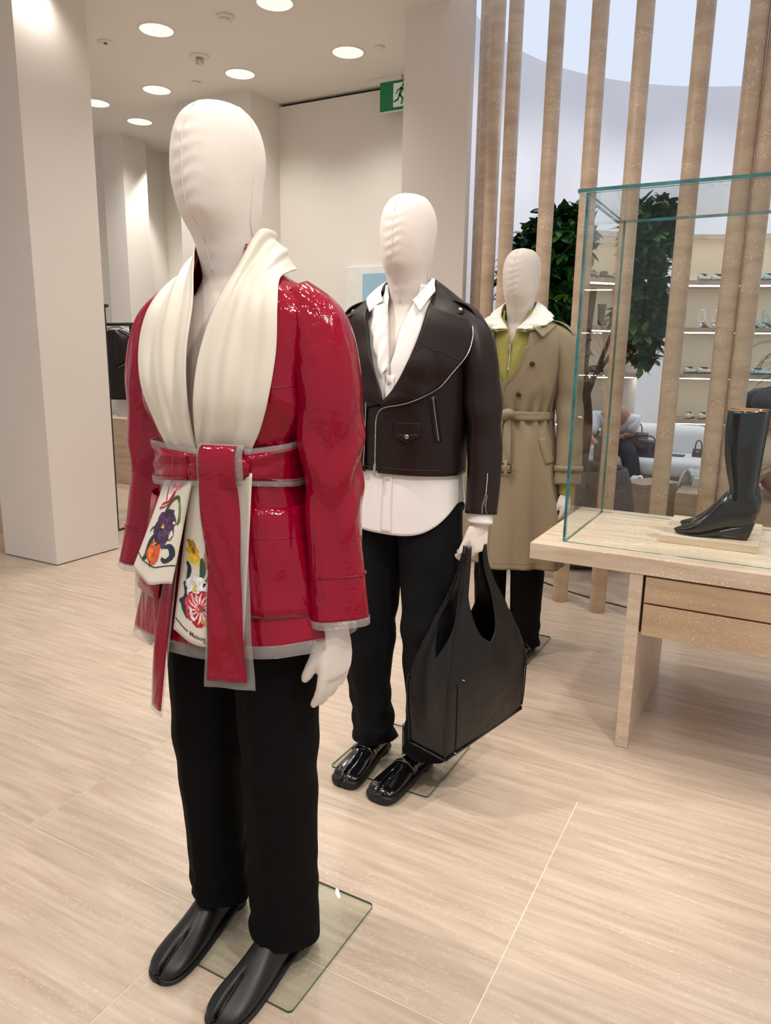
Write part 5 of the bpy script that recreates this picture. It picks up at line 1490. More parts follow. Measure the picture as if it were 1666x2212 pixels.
def wedge_boot(x, y, z, rz, label):
    """tall pointed boot on a wedge heel; local: toe towards -X"""
    root = empty('wedge_boot', (x, y, z), rz); tag(root, label, 'boot', 'tall wedge boots in the glass case')
    # shaft rings: (height, x centre, half length x, half width y)
    prof = [(.485, .012, .068, .046), (.47, .012, .068, .046), (.40, .010, .067, .046), (.32, .012, .061, .043), (.25, .018, .052, .038), (.20, .024, .044, .035), (.17, .030, .046, .034), (.14, .028, .059, .033), (.115, .020, .066, .030)]
    rings = []
    for h, xc, a, b in prof:
        ring = []
        for k in range(36):
            th = 2 * pi * k / 36
            w = .0022 * sin(h * 90 + 2 * cos(th)) * exp(-((h - .15) / .06) ** 2)
            ring.append(Vector((xc + (a + w) * cos(th), (b + w) * sin(th), h)))
        rings.append(ring)
    # shell with a cuff opening at the top
    inner = [[p + Vector((-(p.x - .012) * .05, -p.y * .05, 0)) for p in rings[0]], [Vector(((p.x - .012) * .93 + .012, p.y * .93, .40)) for p in rings[0]]]
    vs, fs = loft([inner[1], inner[0]] + rings, (True, False))
    # foot sections along x from heel to toe: (x, half width, z bottom, z top)
    foot = [(.088, .008, .095, .140), (.082, .022, .072, .165), (.060, .031, .052, .180), (.030, .034, .044, .185), (-.010, .035, .036, .185), (-.042, .035, .026, .155), (-.075, .036, .014, .112), (-.110, .037, .006, .072), (-.145, .033, .006, .043), (-.170, .024, .007, .032), (-.188, .013, .009, .025), (-.197, .004, .011, .019)]
    fr = []
    for x_, w, z0, z1 in foot:
        s = sect(0, 0, w, z0, z1, 28, 2.3); fr.append([Vector((x_, p.x, p.z)) for p in s])
    v2, f2 = loft(fr)
    V, F = cat_geo((vs, fs), (v2, f2))
    up = mesh_obj('boot_upper', V, F, M['boot_leather'], root)
    lin = [[Vector(((p.x - .012) * .95 + .012, p.y * .95, .4852)) for p in rings[0]], [Vector(((p.x - .012) * .90 + .012, p.y * .88, .455)) for p in rings[0]]]
    v, f = loft(lin, (False, True)); mesh_obj('lining', v, f, M['boot_lining'], root)
    # wedge heel
    wd = []
    for x_, w, z0, z1 in [(.084, .006, .085, .11), (.078, .015, .050, .105), (.070, .019, .016, .100), (.063, .021, .0, .090), (.048, .024, .0, .070), (.036, .025, .0, .060), (.030, .026, .008, .056), (-.010, .030, .012, .045), (-.045, .033, .008, .034), (-.080, .034, .003, .020), (-.12, .035, .0, .009), (-.15, .030, .0, .009), (-.178, .018, .001, .010), (-.192, .006, .004, .012)]:
        s = sect(0, 0, w, z0, z1, 20, 4); wd.append([Vector((x_, p.x, p.z)) for p in s])
    v, f = loft(wd); mesh_obj('wedge_heel', v, f, M['boot_leather'], root)
    tube_obj('back_zip', [Vector((xc + a + .001, 0, h)) for h, xc, a, b in prof], .0016, M['rubber'], up, 6)
M['boot_leather'] = plain('shiny_black_leather', srgb(12, 11, 11), 0.14, vary=0.08, scale=10, coat=0.3)
M['boot_lining'] = plain('tan_lining', srgb(190, 148, 112), 0.6)
display_table(); vitrine()
pl = box('plinth_slab', -.375, -.030, 2.945, 3.36, .7505, .780, M['trav_table'], None, .002)
tag(pl, 'thin pitted travertine slab under the pair of tall boots', 'plinth')
wedge_boot(-.135, 3.02, .7805, radians(6), 'nearer tall black pointed wedge boot standing on the travertine slab')
wedge_boot(-.130, 3.135, .7805, radians(-4), 'rear tall black wedge boot mostly hidden behind its twin')
# ================================================================== ROTUNDA: PLANTS
def leaf_mesh(name, L_, W_, mat, fold=.12, n=5, tip=.75):
    """obovate leaf lying along +X, slightly folded and arched"""
    rows = []
    for i in range(n + 1):
        t = i / n; w = W_ * sin(pi * min(1, t ** tip * 1.0)) ** .75 * (1 if 0 < i < n else .02)
        z = -.14 * L_ * t * t
        rows.append([Vector((L_ * t, -w, z + fold * w)), Vector((L_ * t, 0, z)), Vector((L_ * t, w, z + fold * w))])
    me = bpy.data.meshes.new(name); me.from_pydata([tuple(p) for r in rows for p in r], [], grid_faces(3, n + 1)); me.materials.append(mat)
    for p in me.polygons: p.use_smooth = True
    return me

def ficus_tree():
    bx, by = -1.235, 5.20
    root = empty('ficus_tree', (bx, by, .70)); tag(root, 'dense dark green leafy ficus tree behind the travertine columns', 'tree')
    O = Vector((bx, by, .70)); rnd = random.Random(11)
    tube_obj('trunk', [Vector((0, 0, -.06)), Vector((.02, .01, .3)), Vector((-.03, 0, .7)), Vector((0, .02, 1.2))], [.045, .038, .032, .02], M['bark'], root, 10, 20)
    lobes = [((-1.56, 5.24, 2.02), (.27, .32, .42)), ((-.88, 5.16, 2.20), (.17, .22, .24)), ((-.89, 5.12, 1.75), (.16, .2, .38)), ((-1.54, 5.2, 1.48), (.26, .32, .34)), ((-1.74, 5.34, 1.95), (.22, .26, .40)), ((-1.42, 5.2, 2.2), (.16, .24, .24))]
    for k, (c, r) in enumerate(lobes):
        tube_obj('branch', [Vector((0, 0, .35 + .1 * k)), (Vector(c) - O) * .6 + Vector((0, 0, .2)), Vector(c) - O], [.018, .013, .007], M['bark'], root, 8, 12)
    leaves = []
    cam_p = Vector((0, 0, CAM_H))
    def rosette(p, nrm, n, size):
        up = (nrm + Vector((0, 0, .55))).normalized(); q = up.to_track_quat('Z', 'X')
        for i in range(n):
            a = 2 * pi * i / n + rnd.uniform(-.3, .3); el = rnd.uniform(.05, .75)
            d = q @ Vector((cos(a) * cos(el), sin(a) * cos(el), sin(el)))
            qq = d.to_track_quat('X', 'Z'); s = size * rnd.uniform(.75, 1.2)
            m = Matrix.Translation(p - O + d * .012) @ qq.to_matrix().to_4x4() @ Matrix.Rotation(rnd.uniform(-.5, .5), 4, 'X') @ Matrix.Scale(s, 4)
            leaves.append(((p - cam_p).length, m, rnd.choice((0, 0, 0, 1, 1, 2)) if rnd.random() < .75 else 0))
    for (c, r), cnt in zip(lobes, (150, 60, 80, 100, 80, 50)):
        for _ in range(cnt):
            v = Vector((rnd.gauss(0, 1), rnd.gauss(-.35, 1), rnd.gauss(0, 1))).normalized(); k = rnd.uniform(.72, 1.0)
            p = Vector((c[0] + v.x * r[0] * k, c[1] + v.y * r[1] * k, c[2] + v.z * r[2] * k))
            rosette(p, v, rnd.choice((5, 6, 7)), 1.0)
    leaves.sort(key=lambda t: t[0])
    mats = [M['leaf'], M['leaf2'], M['leaf3']]
    mes = [leaf_mesh('leaf', .088, .024, m) for m in mats]
    for d, m, k in leaves[:290]:
        o = bpy.data.objects.new('leaf', mes[k]); link(o, root); o.matrix_local = m
    V, F, MI = [], [], []
    src = mes[0]; sv = [v.co.copy() for v in src.vertices]; sf = [tuple(p.vertices) for p in src.polygons]
    for d, m, k in leaves[290:]:
        b = len(V); V += [m @ v for v in sv]; F += [tuple(i + b for i in f) for f in sf]; MI += [k] * len(sf)
    # dark inner leaves
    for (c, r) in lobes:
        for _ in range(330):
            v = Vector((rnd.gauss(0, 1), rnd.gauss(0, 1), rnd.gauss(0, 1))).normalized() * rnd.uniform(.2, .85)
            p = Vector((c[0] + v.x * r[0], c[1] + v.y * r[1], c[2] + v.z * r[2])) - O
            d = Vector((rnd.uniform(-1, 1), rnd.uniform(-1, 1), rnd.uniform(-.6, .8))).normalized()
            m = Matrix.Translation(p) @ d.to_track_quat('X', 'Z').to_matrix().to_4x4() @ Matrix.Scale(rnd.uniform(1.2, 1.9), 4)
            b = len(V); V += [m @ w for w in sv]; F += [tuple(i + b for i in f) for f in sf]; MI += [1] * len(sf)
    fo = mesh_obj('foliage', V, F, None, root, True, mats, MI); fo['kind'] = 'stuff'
    # granite pot
    pot = empty('granite_pot', (bx, by, .004)); tag(pot, 'large round dark speckled granite planter behind the columns', 'planter')
    vs, fs = lathe([(.26, 0), (.34, .06), (.385, .22), (.385, .42), (.35, .60), (.32, .68), (.30, .69), (.285, .66), (.28, .60)], 40); mesh_obj('pot', vs, fs, M['granite'], pot)
    vs, fs = lathe([(.279, .60), (.279, .625), (.15, .635), (.001, .64)], 24); mesh_obj('soil', vs, fs, M['soil'], pot)
ficus_tree()

def palm():
    root = empty('palm_plant', (.05, 6.52, .004)); tag(root, 'spiky thin-leaved palm at the right edge in front of the shoe shelves', 'plant')
    vs, fs = lathe([(.11, 0), (.15, .05), (.17, .3), (.165, .34), (.15, .33), (.145, .30)], 28); mesh_obj('pot', vs, fs, M['granite'], root)
    tube_obj('stem', [(0, 0, .3), (.01, 0, .8), (0, 0, 1.50)], .016, M['bark'], root, 8, 12)
    rnd = random.Random(5)
    for zc, nn, s in ((1.50, 26, 1.0), (1.22, 16, .9)):
        for i in range(nn):
            a = 2 * pi * i / nn + rnd.uniform(-.15, .15); el = rnd.uniform(.1, 1.2); L_ = rnd.uniform(.40, .58) * s
            pts = []; p = Vector((0, 0, zc + rnd.uniform(-.1, .1)))
            for k in range(9):
                pts.append(p.copy()); e = el - 1.9 * (k / 8) ** 1.3
                p = p + Vector((cos(a) * cos(e), sin(a) * cos(e), sin(e))) * L_ / 8
            W = Vector((-sin(a), cos(a), 0)); rows = []
            for k, q in enumerate(pts):
                w = .008 * sin(pi * min(.97, .12 + .88 * k / 8)) + .0008
                rows.append([q - W * w, q + Vector((0, 0, -.003)), q + W * w])
            sheet('leaf', rows, M['leaf2'], root)
palm()

# ================================================================== SEATING AREA
def soft_box(name, x0, x1, y0, y1, z0, z1, mat, parent, r=.06, puff=.015):
    bm = bmesh.new(); add_box(bm, x0, x1, y0, y1, z0, z1)
    bmesh.ops.bevel(bm, geom=bm.edges[:], offset=r, segments=4, affect='EDGES', profile=.5)
    return bm_obj(name, bm, mat, parent, True)

sf = empty('sofa', (-1.2, 7.3, 0)); tag(sf, 'long white boucle sofa with rounded back below the shoe shelves', 'sofa')
P_ = lambda n, x0, x1, y0, y1, z0, z1, m, r=.05: soft_box(n, x0 + 1.2, x1 + 1.2, y0 - 7.3, y1 - 7.3, z0, z1, m, sf, r)
P_('seat_cushion', -1.74, -.60, 6.88, 7.72, .41, .555, M['sofa'], .05)
P_('backrest', -1.60, -.62, 7.56, 7.84, .50, .81, M['sofa'], .10)
box('base', -1.58 + 1.2, -.62 + 1.2, 6.92 - 7.3, 7.80 - 7.3, .34, .41, M['shelf'], sf, .004)
box('plinth', -1.55 + 1.2, -.7 + 1.2, 7.0 - 7.3, 7.7 - 7.3, .004, .34, M['trav_block'], sf, .004)

def block(name, cx, cy, w, d, h, rz, label, z=.004):
    o = box(name, -w / 2, w / 2, -d / 2, d / 2, 0, h, M['trav_block'], None, .004); o.location = (cx, cy, z); o.rotation_euler = (0, 0, rz)
    return tag(o, label, 'bench')
block('stone_bench', -.89, 6.12, .26, .40, .478, radians(-38), 'angled travertine bench block with an open white shoe box on it')
block('stone_bench', -.13, 5.92, 1.02, .52, .486, 0, 'long travertine bench block seen between the columns')
block('stone_bench', .17, 5.30, .78, .46, .566, 0, 'travertine bench block under the person in beige')
block('stone_bench', -1.38, 6.38, .60, .40, .305, radians(8), 'low pale stone step under the white shoe boxes')

def shoe_box(x, y, z, w, d, h, rz, label, lid=True):
    e = empty('shoe_box', (x, y, z), rz); tag(e, label, 'box', 'white shoe boxes')
    box('carton', -w / 2, w / 2, -d / 2, d / 2, 0, h * .86, M['paper'], e, .002)
    if lid: box('lid', -w / 2 - .004, w / 2 + .004, -d / 2 - .004, d / 2 + .004, h * .6, h, M['paper'], e, .002)
    else:
        for s in (-1, 1):
            rows = [[Vector((s * (w / 2 + .10 * t + .03 * sin(k * 1.3)), (k / 8 - .5) * d, h * .86 + .07 * sin(pi * t) - .10 * t * t + .008 * sin(k * 2.1 + t * 4))) for k in range(9)] for t in [i / 7 for i in range(8)]]
            sheet('tissue', rows, M['paper'], e, .0008)
    return e
shoe_box(-1.44, 6.36, .3095, .30, .19, .125, radians(8), 'closed white shoe box on the low stone step')
shoe_box(-1.13, 6.40, .3095, .12, .15, .12, radians(20), 'open white shoe box with tissue spilling beside the sofa', False)
shoe_box(-.42, 6.05, .4905, .26, .17, .075, radians(-14), 'flat open white shoe box with tissue on the long bench', False)

def hand_bag(name, x, y, z, w, d, h, mat, rz, label, strap=.12, slouch=.2):
    e = empty(name, (x, y, z), rz); tag(e, label, 'bag')
    rings = []
    for i in range(9):
        t = i / 8; k = 1 - .35 * t ** 2
        ring = []
        for j in range(28):
            th = 2 * pi * j / 28; c, s = cos(th), sin(th)
            X = w / 2 * (1 - slouch * .4 * t) * math.copysign(abs(c) ** .6, c); Y = d / 2 * (k if t > .1 else .9) * math.copysign(abs(s) ** .6, s)
            wv = .03 * w * nz(c * 2 + x, s * 2, t * 3)
            ring.append(Vector((X + wv + slouch * .25 * w * t * t, Y + wv, h * t * (1 - .15 * slouch * (1 + c)))))
        rings.append(ring)
    vs, fs = loft(rings); mesh_obj('bag_body', vs, fs, mat, e)
    tube_obj('handle', [(-w * .28, 0, h * .92), (-w * .22, 0, h + strap * .7), (0, 0, h + strap), (w * .22, 0, h + strap * .7), (w * .28, 0, h * .9)], .006, mat, e, 8, 18)
    box('clasp', -.014, .014, -d / 2 * .75 - .004, -d / 2 * .75, h * .55, h * .55 + .02, M['steel'], e, .001)
    return e
bm1 = plain('bag_grey_brown', srgb(112, 98, 88), .6, bump=.2, bscale=120); bm2 = plain('bag_plum', srgb(66, 42, 48), .4, bump=.3, bscale=60); bm3 = plain('bag_brown', srgb(92, 70, 54), .5, bump=.2, bscale=120)
hand_bag('tote_bag', -1.26, 7.38, .556, .26, .10, .19, bm1, 0, 'boxy grey-brown tote bag leaning on the white sofa back', .10, .05)
hand_bag('slouch_bag', -1.10, 7.08, .556, .30, .15, .16, bm2, radians(-8), 'slouchy plum leather handbag lying on the white sofa seat', .03, .5)
hand_bag('mini_bag', -.67, 7.33, .556, .10, .05, .075, bm3, 0, 'tiny brown handbag with loop handle at the sofa\'s right end', .08, .1)
ph = box('tablet', -.10, .10, -.07, .07, 0, .010, plain('slate_case', srgb(66, 74, 88), .5), None, .003); ph.location = (-.88, 7.30, .556); tag(ph, 'flat dark blue-grey tablet lying on the white sofa seat', 'tablet')

# ================================================================== PEOPLE (far off)
def skin_figure(name, verts, edges, radii, mat, parent, root_i=0, sub=2):
    me = bpy.data.meshes.new(name); me.from_pydata(verts, edges, []); me.materials.append(mat)
    o = link(bpy.data.objects.new(name, me), parent)
    sk = o.modifiers.new('skin', 'SKIN'); sk.use_smooth_shade = True
    for i, r in enumerate(radii): me.skin_vertices[0].data[i].radius = r if isinstance(r, tuple) else (r, r)
    me.skin_vertices[0].data[root_i].use_root = True
    subsurf(o, sub); return o
M['skin_tone'] = plain('skin', srgb(196, 142, 120), .55, vary=.05, scale=12)
M['hair'] = plain('black_hair', srgb(18, 16, 17), .45, vary=.2, scale=60, bump=.5, bscale=150, stretch=(1, 1, .1))

def head_geo(c, r, tilt_fwd, yaw, h=1.28):
    """simple head with nose, brow and ears; returns verts, faces (faces -Y before yaw)"""
    rings = []
    for i in range(19):
        t = i / 18; z = -1 + 2 * t; w = sqrt(max(0.0004, 1 - z * z))
        jaw = 1 - .22 * max(0, -z) ** 1.3
        ring = []
        for k in range(28):
            th = 2 * pi * k / 28; x = w * jaw * sin(th) * .82; y = -w * cos(th) * (1.0 if z > 0 else .94)
            f = max(0, cos(th))
            if y < 0:
                y -= .16 * exp(-((z + .18) / .16) ** 2) * exp(-(x / .14) ** 2)         # nose
                y += .05 * exp(-((z - .02) / .10) ** 2) * exp(-((abs(x) - .30) / .14) ** 2)   # eye hollows
                y -= .03 * exp(-((z + .52) / .07) ** 2) * exp(-(x / .25) ** 2)         # lips
            if abs(x) > .62 * w * jaw and abs(z + .05) < .28 and -.2 < y < .35: x *= 1.14   # ears
            ring.append(Vector((x * r, y * r, z * r * h)))
        rings.append(ring)
    vs, fs = loft(rings)
    R_ = Matrix.Rotation(yaw, 3, 'Z') @ Matrix.Rotation(tilt_fwd, 3, 'X')
    return [Vector(c) + R_ @ v for v in vs], fs

def bald_man():
    root = empty('person', (-1.46, 7.25, .004)); tag(root, 'bald person in a white shirt and dark trousers bending over bags on the sofa', 'person')
    O = Vector((-1.46, 7.25, .004)); q = lambda *p: tuple(Vector(p) - O)
    # one continuous body: skin, head with face
    V = [q(-1.46, 7.46, .66), q(-1.44, 7.36, .80), q(-1.42, 7.22, .92), q(-1.37, 7.10, .95), q(-1.60, 7.26, .88), q(-1.25, 7.24, .87), q(-1.62, 7.05, .72), q(-1.24, 7.22, .74), q(-1.50, 6.88, .66), q(-1.34, 7.20, .72),
         q(-1.54, 7.40, .62), q(-1.38, 7.38, .62), q(-1.45, 6.90, .62), q(-1.20, 6.86, .60), q(-1.44, 6.86, .30), q(-1.12, 6.84, .28), q(-1.44, 6.84, .09), q(-1.10, 6.83, .09), q(-1.42, 6.72, .05), q(-1.06, 6.71, .05), q(-1.34, 7.02, .94)]
    E_ = [(0, 1), (1, 2), (2, 3), (2, 4), (2, 5), (4, 6), (5, 7), (6, 8), (7, 9), (0, 10), (0, 11), (10, 12), (11, 13), (12, 14), (13, 15), (14, 16), (15, 17), (16, 18), (17, 19), (3, 20)]
    Rr = [.13, .135, .12, .05, .06, .06, .045, .045, .03, .03, .085, .085, .065, .065, .05, .05, .038, .038, .035, .035, .05]
    skin_figure('body', V, E_, [r * (.92 if i in (3, 8, 9, 20) else .66) for i, r in enumerate(Rr)], M['skin_tone'], root)
    vs, fs = head_geo(Vector((-1.325, 6.96, .925)) - O, .088, radians(52), radians(20)); mesh_obj('head', vs, fs, M['skin_tone'], root)
    sh = plain('shirt_white', srgb(232, 232, 238), .8, vary=.03)
    skin_figure('shirt', [V[i] for i in (0, 1, 2, 4, 5, 6, 7)], [(0, 1), (1, 2), (2, 3), (2, 4), (3, 5), (4, 6)], [.15, .152, .135, .082, .082, .064, .062], sh, root)
    tr = plain('dark_navy_trousers', srgb(28, 28, 40), .8)
    skin_figure('trousers', [V[0], V[10], V[11], V[12], V[13], V[14], V[15], V[16], V[17]], [(0, 1), (0, 2), (1, 3), (2, 4), (3, 5), (4, 6), (5, 7), (6, 8)], [.14, .10, .10, .085, .085, .07, .07, .06, .06], tr, root)
    # hand with five fingers over the bag
    w = Vector(q(-1.335, 7.195, .735)); G = []
    rings = [[w + Vector((.030 * cos(a) * k, -.012 * sin(a) - .0, -z)) for a in [2 * pi * i / 12 for i in range(12)]] for z, k in ((0, .8), (.03, 1.1), (.06, 1.2), (.075, 1.1))]
    G.append(loft(rings))
    for i, (dx, L_) in enumerate(((-.028, .058), (-.010, .068), (.009, .064), (.026, .05))):
        b = w + Vector((dx, 0, -.072)); G.append(tube([b, b + Vector((.004, -.006, -L_ * .5)), b + Vector((.006, .002, -L_))], [.0095, .009, .006], 8))
    b = w + Vector((-.028, -.004, -.025)); G.append(tube([b, b + Vector((-.022, -.012, -.022)), b + Vector((-.026, -.014, -.052))], [.011, .010, .006], 8))
    vs, fs = cat_geo(*G); mesh_obj('hand', vs, fs, M['skin_tone'], root)
    for x_ in (-1.42, -1.07):
        v2, f2 = loft([[Vector((p.x, p.y, p.z)) for p in sect(y, 0, w_, 0, z_, 14, 3)] for y, w_, z_ in ((.10, .03, .08), (.05, .042, .09), (-.03, .045, .075), (-.11, .045, .05), (-.15, .02, .03))])
        o = mesh_obj('shoe', v2, f2, M['rubber'], root); o.location = Vector((x_, 6.78, .004)) - O
bald_man()

def beige_person():
    root = empty('person', (.02, 5.30, .004)); tag(root, 'seated person at the right edge in beige with black hair under a grey head wrap', 'person')
    O = Vector((.02, 5.30, .004)); q = lambda *p: tuple(Vector(p) - O)
    V = [q(-.10, 5.32, .68), q(-.13, 5.28, .82), q(-.10, 5.24, .95), q(-.04, 5.22, 1.02), q(-.28, 5.26, .92), q(.13, 5.22, .92), q(-.30, 5.14, .76), q(.20, 5.10, .74), q(-.12, 5.04, .70), q(.10, 4.98, .68),
         q(.0, 5.40, .62), q(.16, 5.36, .62), q(.44, 5.44, .62), q(.52, 5.30, .62), q(.48, 5.44, .32), q(.56, 5.30, .32), q(.48, 5.44, .09), q(.56, 5.30, .09), q(.60, 5.45, .05), q(.68, 5.30, .05), q(-.02, 5.21, 1.07)]
    E_ = [(0, 1), (1, 2), (2, 3), (2, 4), (2, 5), (4, 6), (5, 7), (6, 8), (7, 9), (0, 10), (0, 11), (10, 12), (11, 13), (12, 14), (13, 15), (14, 16), (15, 17), (16, 18), (17, 19), (3, 20)]
    Rr = [.13, .135, .12, .05, .06, .06, .045, .045, .03, .03, .085, .085, .065, .065, .05, .05, .038, .038, .035, .035, .05]
    skin_figure('body', V, E_, [r * (.92 if i in (3, 8, 9, 20) else .66) for i, r in enumerate(Rr)], M['skin_tone'], root)
    vs, fs = head_geo(Vector((-.045, 5.17, 1.135)) - O, .09, radians(14), radians(70)); mesh_obj('head', vs, fs, M['skin_tone'], root)
    be = plain('cream_jacket', srgb(214, 196, 168), .8, vary=.05, bump=.3, bscale=9, bdist=.02)
    skin_figure('jacket', [V[i] for i in (0, 1, 2, 4, 5, 6, 7, 8, 9)] + [q(-.26, 5.32, .62)], [(0, 1), (1, 2), (2, 3), (2, 4), (3, 5), (4, 6), (5, 7), (6, 8), (0, 9)], [.18, .17, .145, .09, .09, .085, .085, .05, .05, .19], be, root)
    tr = plain('stone_trousers', srgb(196, 176, 148), .8)
    skin_figure('trousers', [V[0], V[10], V[11], V[12], V[13], V[14], V[15], V[16], V[17]], [(0, 1), (0, 2), (1, 3), (2, 4), (3, 5), (4, 6), (5, 7), (6, 8)], [.14, .10, .10, .085, .085, .07, .07, .06, .06], tr, root)
    # hair hanging behind and the wrap above it
    hv = [Vector((-.10, 5.215, 1.16)) - O, Vector((-.17, 5.25, 1.17)) - O, Vector((-.205, 5.27, 1.08)) - O, Vector((-.20, 5.28, .98)) - O]
    vs, fs = tube(curve_pts(hv, 16), [(.09, .10)] * 3 + [(.088, .10)] * 5 + [(.08, .095)] * 5 + [(.06, .08), (.045, .06), (.02, .03)], 20, fold=lambda th, t: .006 * sin(th * 9 + t * 3))
    mesh_obj('hair', vs, fs, M['hair'], root)
    wr = plain('grey_wrap', srgb(74, 72, 74), .85, vary=.15, bump=.4, bscale=40)
    vs, fs = lathe([(.02, -.075), (.085, -.06), (.115, -.02), (.118, .02), (.10, .06), (.06, .085), (.001, .092)], 30)
    c = Vector((-.075, 5.155, 1.195)) - O
    vs = [c + Matrix.Rotation(radians(-18), 3, 'Y') @ (v * (1 + .07 * sin(6 * atan2(v.y, v.x) + v.z * 60))) for v in vs]
    mesh_obj('head_wrap', vs, fs, wr, root)
    for i, hpos in enumerate((V[8], V[9])):
        w = Vector(hpos) + Vector((0, -.02, -.015)); G = [loft([[w + Vector((.028 * cos(a) * k, -y, .012 * sin(a))) for a in [2 * pi * j / 12 for j in range(12)]] for y, k in ((0, .8), (.03, 1.1), (.06, 1.15), (.072, 1.0))])]
        for dx, L_ in ((-.026, .055), (-.009, .065), (.009, .062), (.025, .048)):
            b = w + Vector((dx, -.07, 0)); G.append(tube([b, b + Vector((0, -L_ * .5, .003)), b + Vector((0, -L_, -.010))], [.009, .0085, .006], 8))
        b = w + Vector((.026 * (1 if i == 0 else -1), -.02, 0)); s_ = 1 if i == 0 else -1; G.append(tube([b, b + Vector((s_ * .02, -.02, -.006)), b + Vector((s_ * .024, -.05, -.01))], [.011, .01, .006], 8))
        vs, fs = cat_geo(*G); mesh_obj('hand', vs, fs, M['skin_tone'], root)
beige_person()

# ================================================================== SHOES ON THE SHELVES
def shelf_shoe(ang, z, rz, mat, label, kind='flat', r=RR + .10, side=0):
    a = radians(ang); x, y = RC[0] + r * cos(a), RC[1] + r * sin(a)
    tx, ty = -sin(a), cos(a)
    x += tx * side; y += ty * side
    e = empty('shoe' if kind != 'boot' else 'ankle_boot', (x, y, z + .0005), a + pi / 2 + rz); tag(e, label, 'shoe' if kind != 'boot' else 'boot', 'shoes on the backlit shelves')
    # local: toe towards -Y
    secs = [(.105, .018, .062), (.095, .028, .066), (.07, .033, .062), (.03, .034, .050), (-.02, .037, .044), (-.06, .041, .042), (-.10, .040, .036), (-.125, .030, .028), (-.14, .014, .018)]
    if kind == 'flat':
        vs, fs = loft([sect(y_, 0, w, .006, zt, 18, 2.4) for y_, w, zt in secs]); mesh_obj('upper', vs, fs, mat, e)
        rr = [[Vector((w * .75 * cos(t), y0 + .052 * sin(t) + .045, zt)) for t in [2 * pi * k / 20 for k in range(20)]] for w, y0, zt in ((.036, 0, .0685), (.034, 0, .052))]
        vs, fs = loft(rr); mesh_obj('opening', vs, fs, M['insole'], e)
        vs, fs = loft([sect(y_, 0, w + .002, 0, .007, 14, 4) for y_, w, zt in secs]); mesh_obj('sole', vs, fs, M['rubber'], e)
    elif kind == 'sandal':
        vs, fs = loft([sect(y_, 0, w, .004 + .05 * max(0, min(1, (y_ + .05) / .13)), .014 + .05 * max(0, min(1, (y_ + .05) / .13)), 14, 4) for y_, w, zt in secs]); mesh_obj('sole', vs, fs, mat, e)
        vs, fs = lathe([(.014, 0), (.016, .05)], 14); mesh_obj('heel', [v + Vector((0, .085, 0)) for v in vs], fs, mat, e)
        for y0, h, z0 in ((-.08, .03, .012), (-.03, .045, .03), (.05, .075, .055), (.075, .12, .06)):
            tube_obj('strap', [(-.036, y0, z0), (-.026, y0 + .01, z0 + h * .8), (0, y0 + .012, z0 + h), (.026, y0 + .01, z0 + h * .8), (.036, y0, z0)], .0045, mat, e, 6, 14)
    else:
        vs, fs = loft([sect(y_, 0, w, .006, zt + .01, 18, 2.4) for y_, w, zt in secs]); mesh_obj('foot', vs, fs, mat, e)
        rr = [[Vector((a_ * cos(t), .055 + b_ * sin(t), h)) for t in [2 * pi * k / 20 for k in range(20)]] for h, a_, b_ in ((.03, .034, .048), (.09, .034, .045), (.16, .040, .052), (.21, .044, .058))]
        vs, fs = loft(rr); mesh_obj('shaft', vs, fs, mat, e)
M['insole'] = plain('insole_dark', srgb(70, 54, 44), .7)
cream = plain('shoe_cream', srgb(206, 202, 184), .45, vary=.05); lt_grey = plain('shoe_pale_grey', srgb(198, 198, 188), .4); white_l = plain('shoe_white', srgb(232, 226, 220), .35); blue_l = plain('shoe_pale_blue', srgb(150, 196, 204), .4); dk_l = plain('shoe_dark', srgb(44, 34, 34), .4); ol = plain('shoe_olive', srgb(96, 98, 84), .5)
def pair(ang, zi, rz, mat, lab, kind='flat', sp=.085):
    sp = max(sp, .15); rz = rz * .85
    shelf_shoe(ang, SHELF_Z[zi], rz, mat, 'left one of ' + lab, kind, side=sp / 2)
    shelf_shoe(ang, SHELF_Z[zi], rz - .25, mat, 'right one of ' + lab, kind, side=-sp / 2)
pair(110.1, 3, -1.0, lt_grey, 'the pale grey flats on the top shelf', 'flat', .11)
pair(109.4, 2, -.7, white_l, 'the strappy white heeled sandals on the second shelf', 'sandal', .12)
pair(111.0, 1, -1.1, lt_grey, 'the pale grey flats on the third shelf', 'flat', .14)
pair(110.5, 0, -.5, cream, 'the cream flats on the bottom shelf above the sofa', 'flat', .10)
pair(99.4, 3, -1.0, blue_l, 'the pale blue flats on the top shelf at the right edge', 'flat', .11)
pair(99.0, 2, -.7, blue_l, 'the pale blue sandals on the second shelf at the right edge', 'sandal', .12)
pair(99.7, 1, -1.1, blue_l, 'the pale blue flats on the third shelf near the right edge', 'flat', .13)
pair(136.0, 3, -1.0, dk_l, 'the dark flats on the top shelf behind the glass corner', 'flat', .12)
pair(136.3, 2, -.6, dk_l, 'the dark ankle boots on the shelf behind the glass corner', 'boot', .12)
pair(137.0, 1, -1.0, dk_l, 'the dark brown flats on the lower shelf behind the glass corner', 'flat', .12)

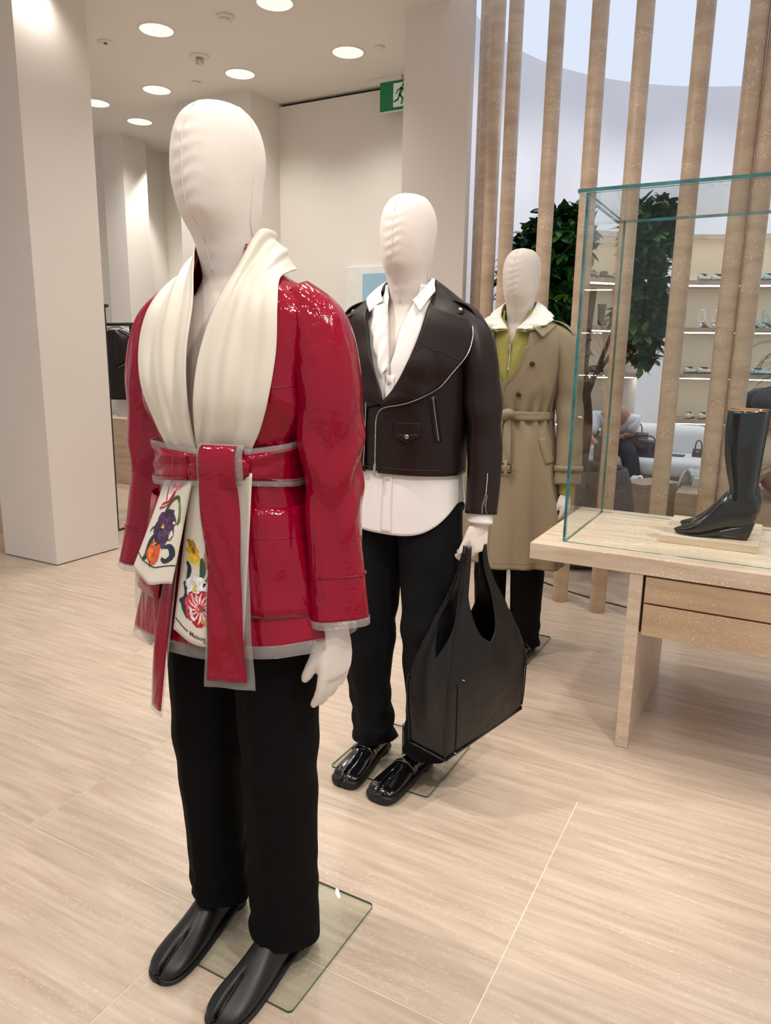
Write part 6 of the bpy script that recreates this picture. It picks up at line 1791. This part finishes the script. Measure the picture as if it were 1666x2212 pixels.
# ================================================================== CLOTHES RAILS (left)
def rail(name, label, posts, zt, bar):
    e = empty(name, (*posts[0], 0)); tag(e, label, 'clothes rail'); O = Vector((*posts[0], 0))
    for x_, y_ in posts:
        p = Vector((x_, y_, 0)) - O
        box('post', p.x - .014, p.x + .014, p.y - .014, p.y + .014, .012, zt, M['black_metal'], e, .003)
        box('foot', p.x - .014, p.x + .014, p.y - .16, p.y + .16, .0005, .012, M['black_metal'], e, .002)
    a, b = Vector(bar[0]) - O, Vector(bar[1]) - O
    tube_obj('bar', [a, b], .014, M['black_metal'], e, 12)
    return e
rail('clothes_rail', 'tall black metal clothes rail post beside the beige pillar', [(-4.673, 4.07), (-5.75, 4.07)], 1.775, ((-5.8, 4.07, 1.770), (-4.625, 4.07, 1.770)))
rail('clothes_rail', 'lower black clothes rail with a dark jacket hanging on it', [(-4.845, 4.50), (-5.9, 4.50)], 1.66, ((-5.95, 4.50, 1.652), (-4.80, 4.50, 1.652)))
def hung(name, x, y, label, mat, cat, w=.235, z_sh=1.585, z_hem=.98, zip_=False, rz=0, sl=True, yoff=0):
    e = empty(name, (x, y, z_sh), rz); tag(e, label, cat)
    T = Torso([(.03, .06, .05, 0), (.0, .11, .06, 0), (-.05, w * .92, .075, 0), (-.15, w, .085, 0), (-.4, w * .92, .085, 0), (z_hem - z_sh, w * .9, .085, 0)], 2.4, lambda th, z: .006 * sin(th * 7 + z * 6))
    g = [[T.pt(2 * pi * k / 48, z) for k in range(48)] for z in zs(.03, z_hem - z_sh, 26)]
    vs, fs = loft(g); b = mesh_obj('garment_body', vs, fs, mat, e)
    if sl:
        for sg in (1, -1):
            p = curve_pts([(sg * (w - .06), 0, -.03), (sg * (w + .02), -.01, -.14), (sg * (w + .045), -.02, -.4), (sg * (w + .03), -.04, -.70)], 24)
            vs, fs = tube(p, [.05] + [.06] * 12 + [.05] * 11, 20, (True, True), lambda th, t: .004 * sin(t * 25 + 2 * cos(th))); mesh_obj('sleeve', vs, fs, mat, e)
    tube_obj('hanger', [(-.17, 0, .0), (-.05, 0, .05), (0, 0, .055), (.05, 0, .05), (.17, 0, .0)], .006, M['steel'], e, 8, 16)
    tube_obj('hanger_hook', [(0, 0, .05), (0, 0, .072), (.014, 0, .088), (.0, 0, .0855), (-.012, 0, .080)], .0025, M['steel'], e, 6, 14)
    if zip_:
        lap = patch('lapel', T, [(.02, .02), (.02, -.12), (.0, -.26)], [(.11, -.02), (.19, -.14), (.02, -.28)], mat, b, .012, 20, 10, .004)
        zip_line('zip_teeth', [T.front(x_, z_, .016) for x_, z_ in ((.16, -.05), (.195, -.14), (.15, -.22), (.05, -.275))], b, .0025)
    return e
hung('biker_jacket', -5.02, 4.50, 'dark leather biker jacket hanging on the lower black rail', M['leather'], 'jacket', .19, 1.575, 1.03, True, radians(18))
hung('white_shirt', -5.10, 4.74, 'white shirt hanging behind the dark jacket on the rail', M['cotton'], 'shirt', .20, 1.59, .86, False, radians(18), False)
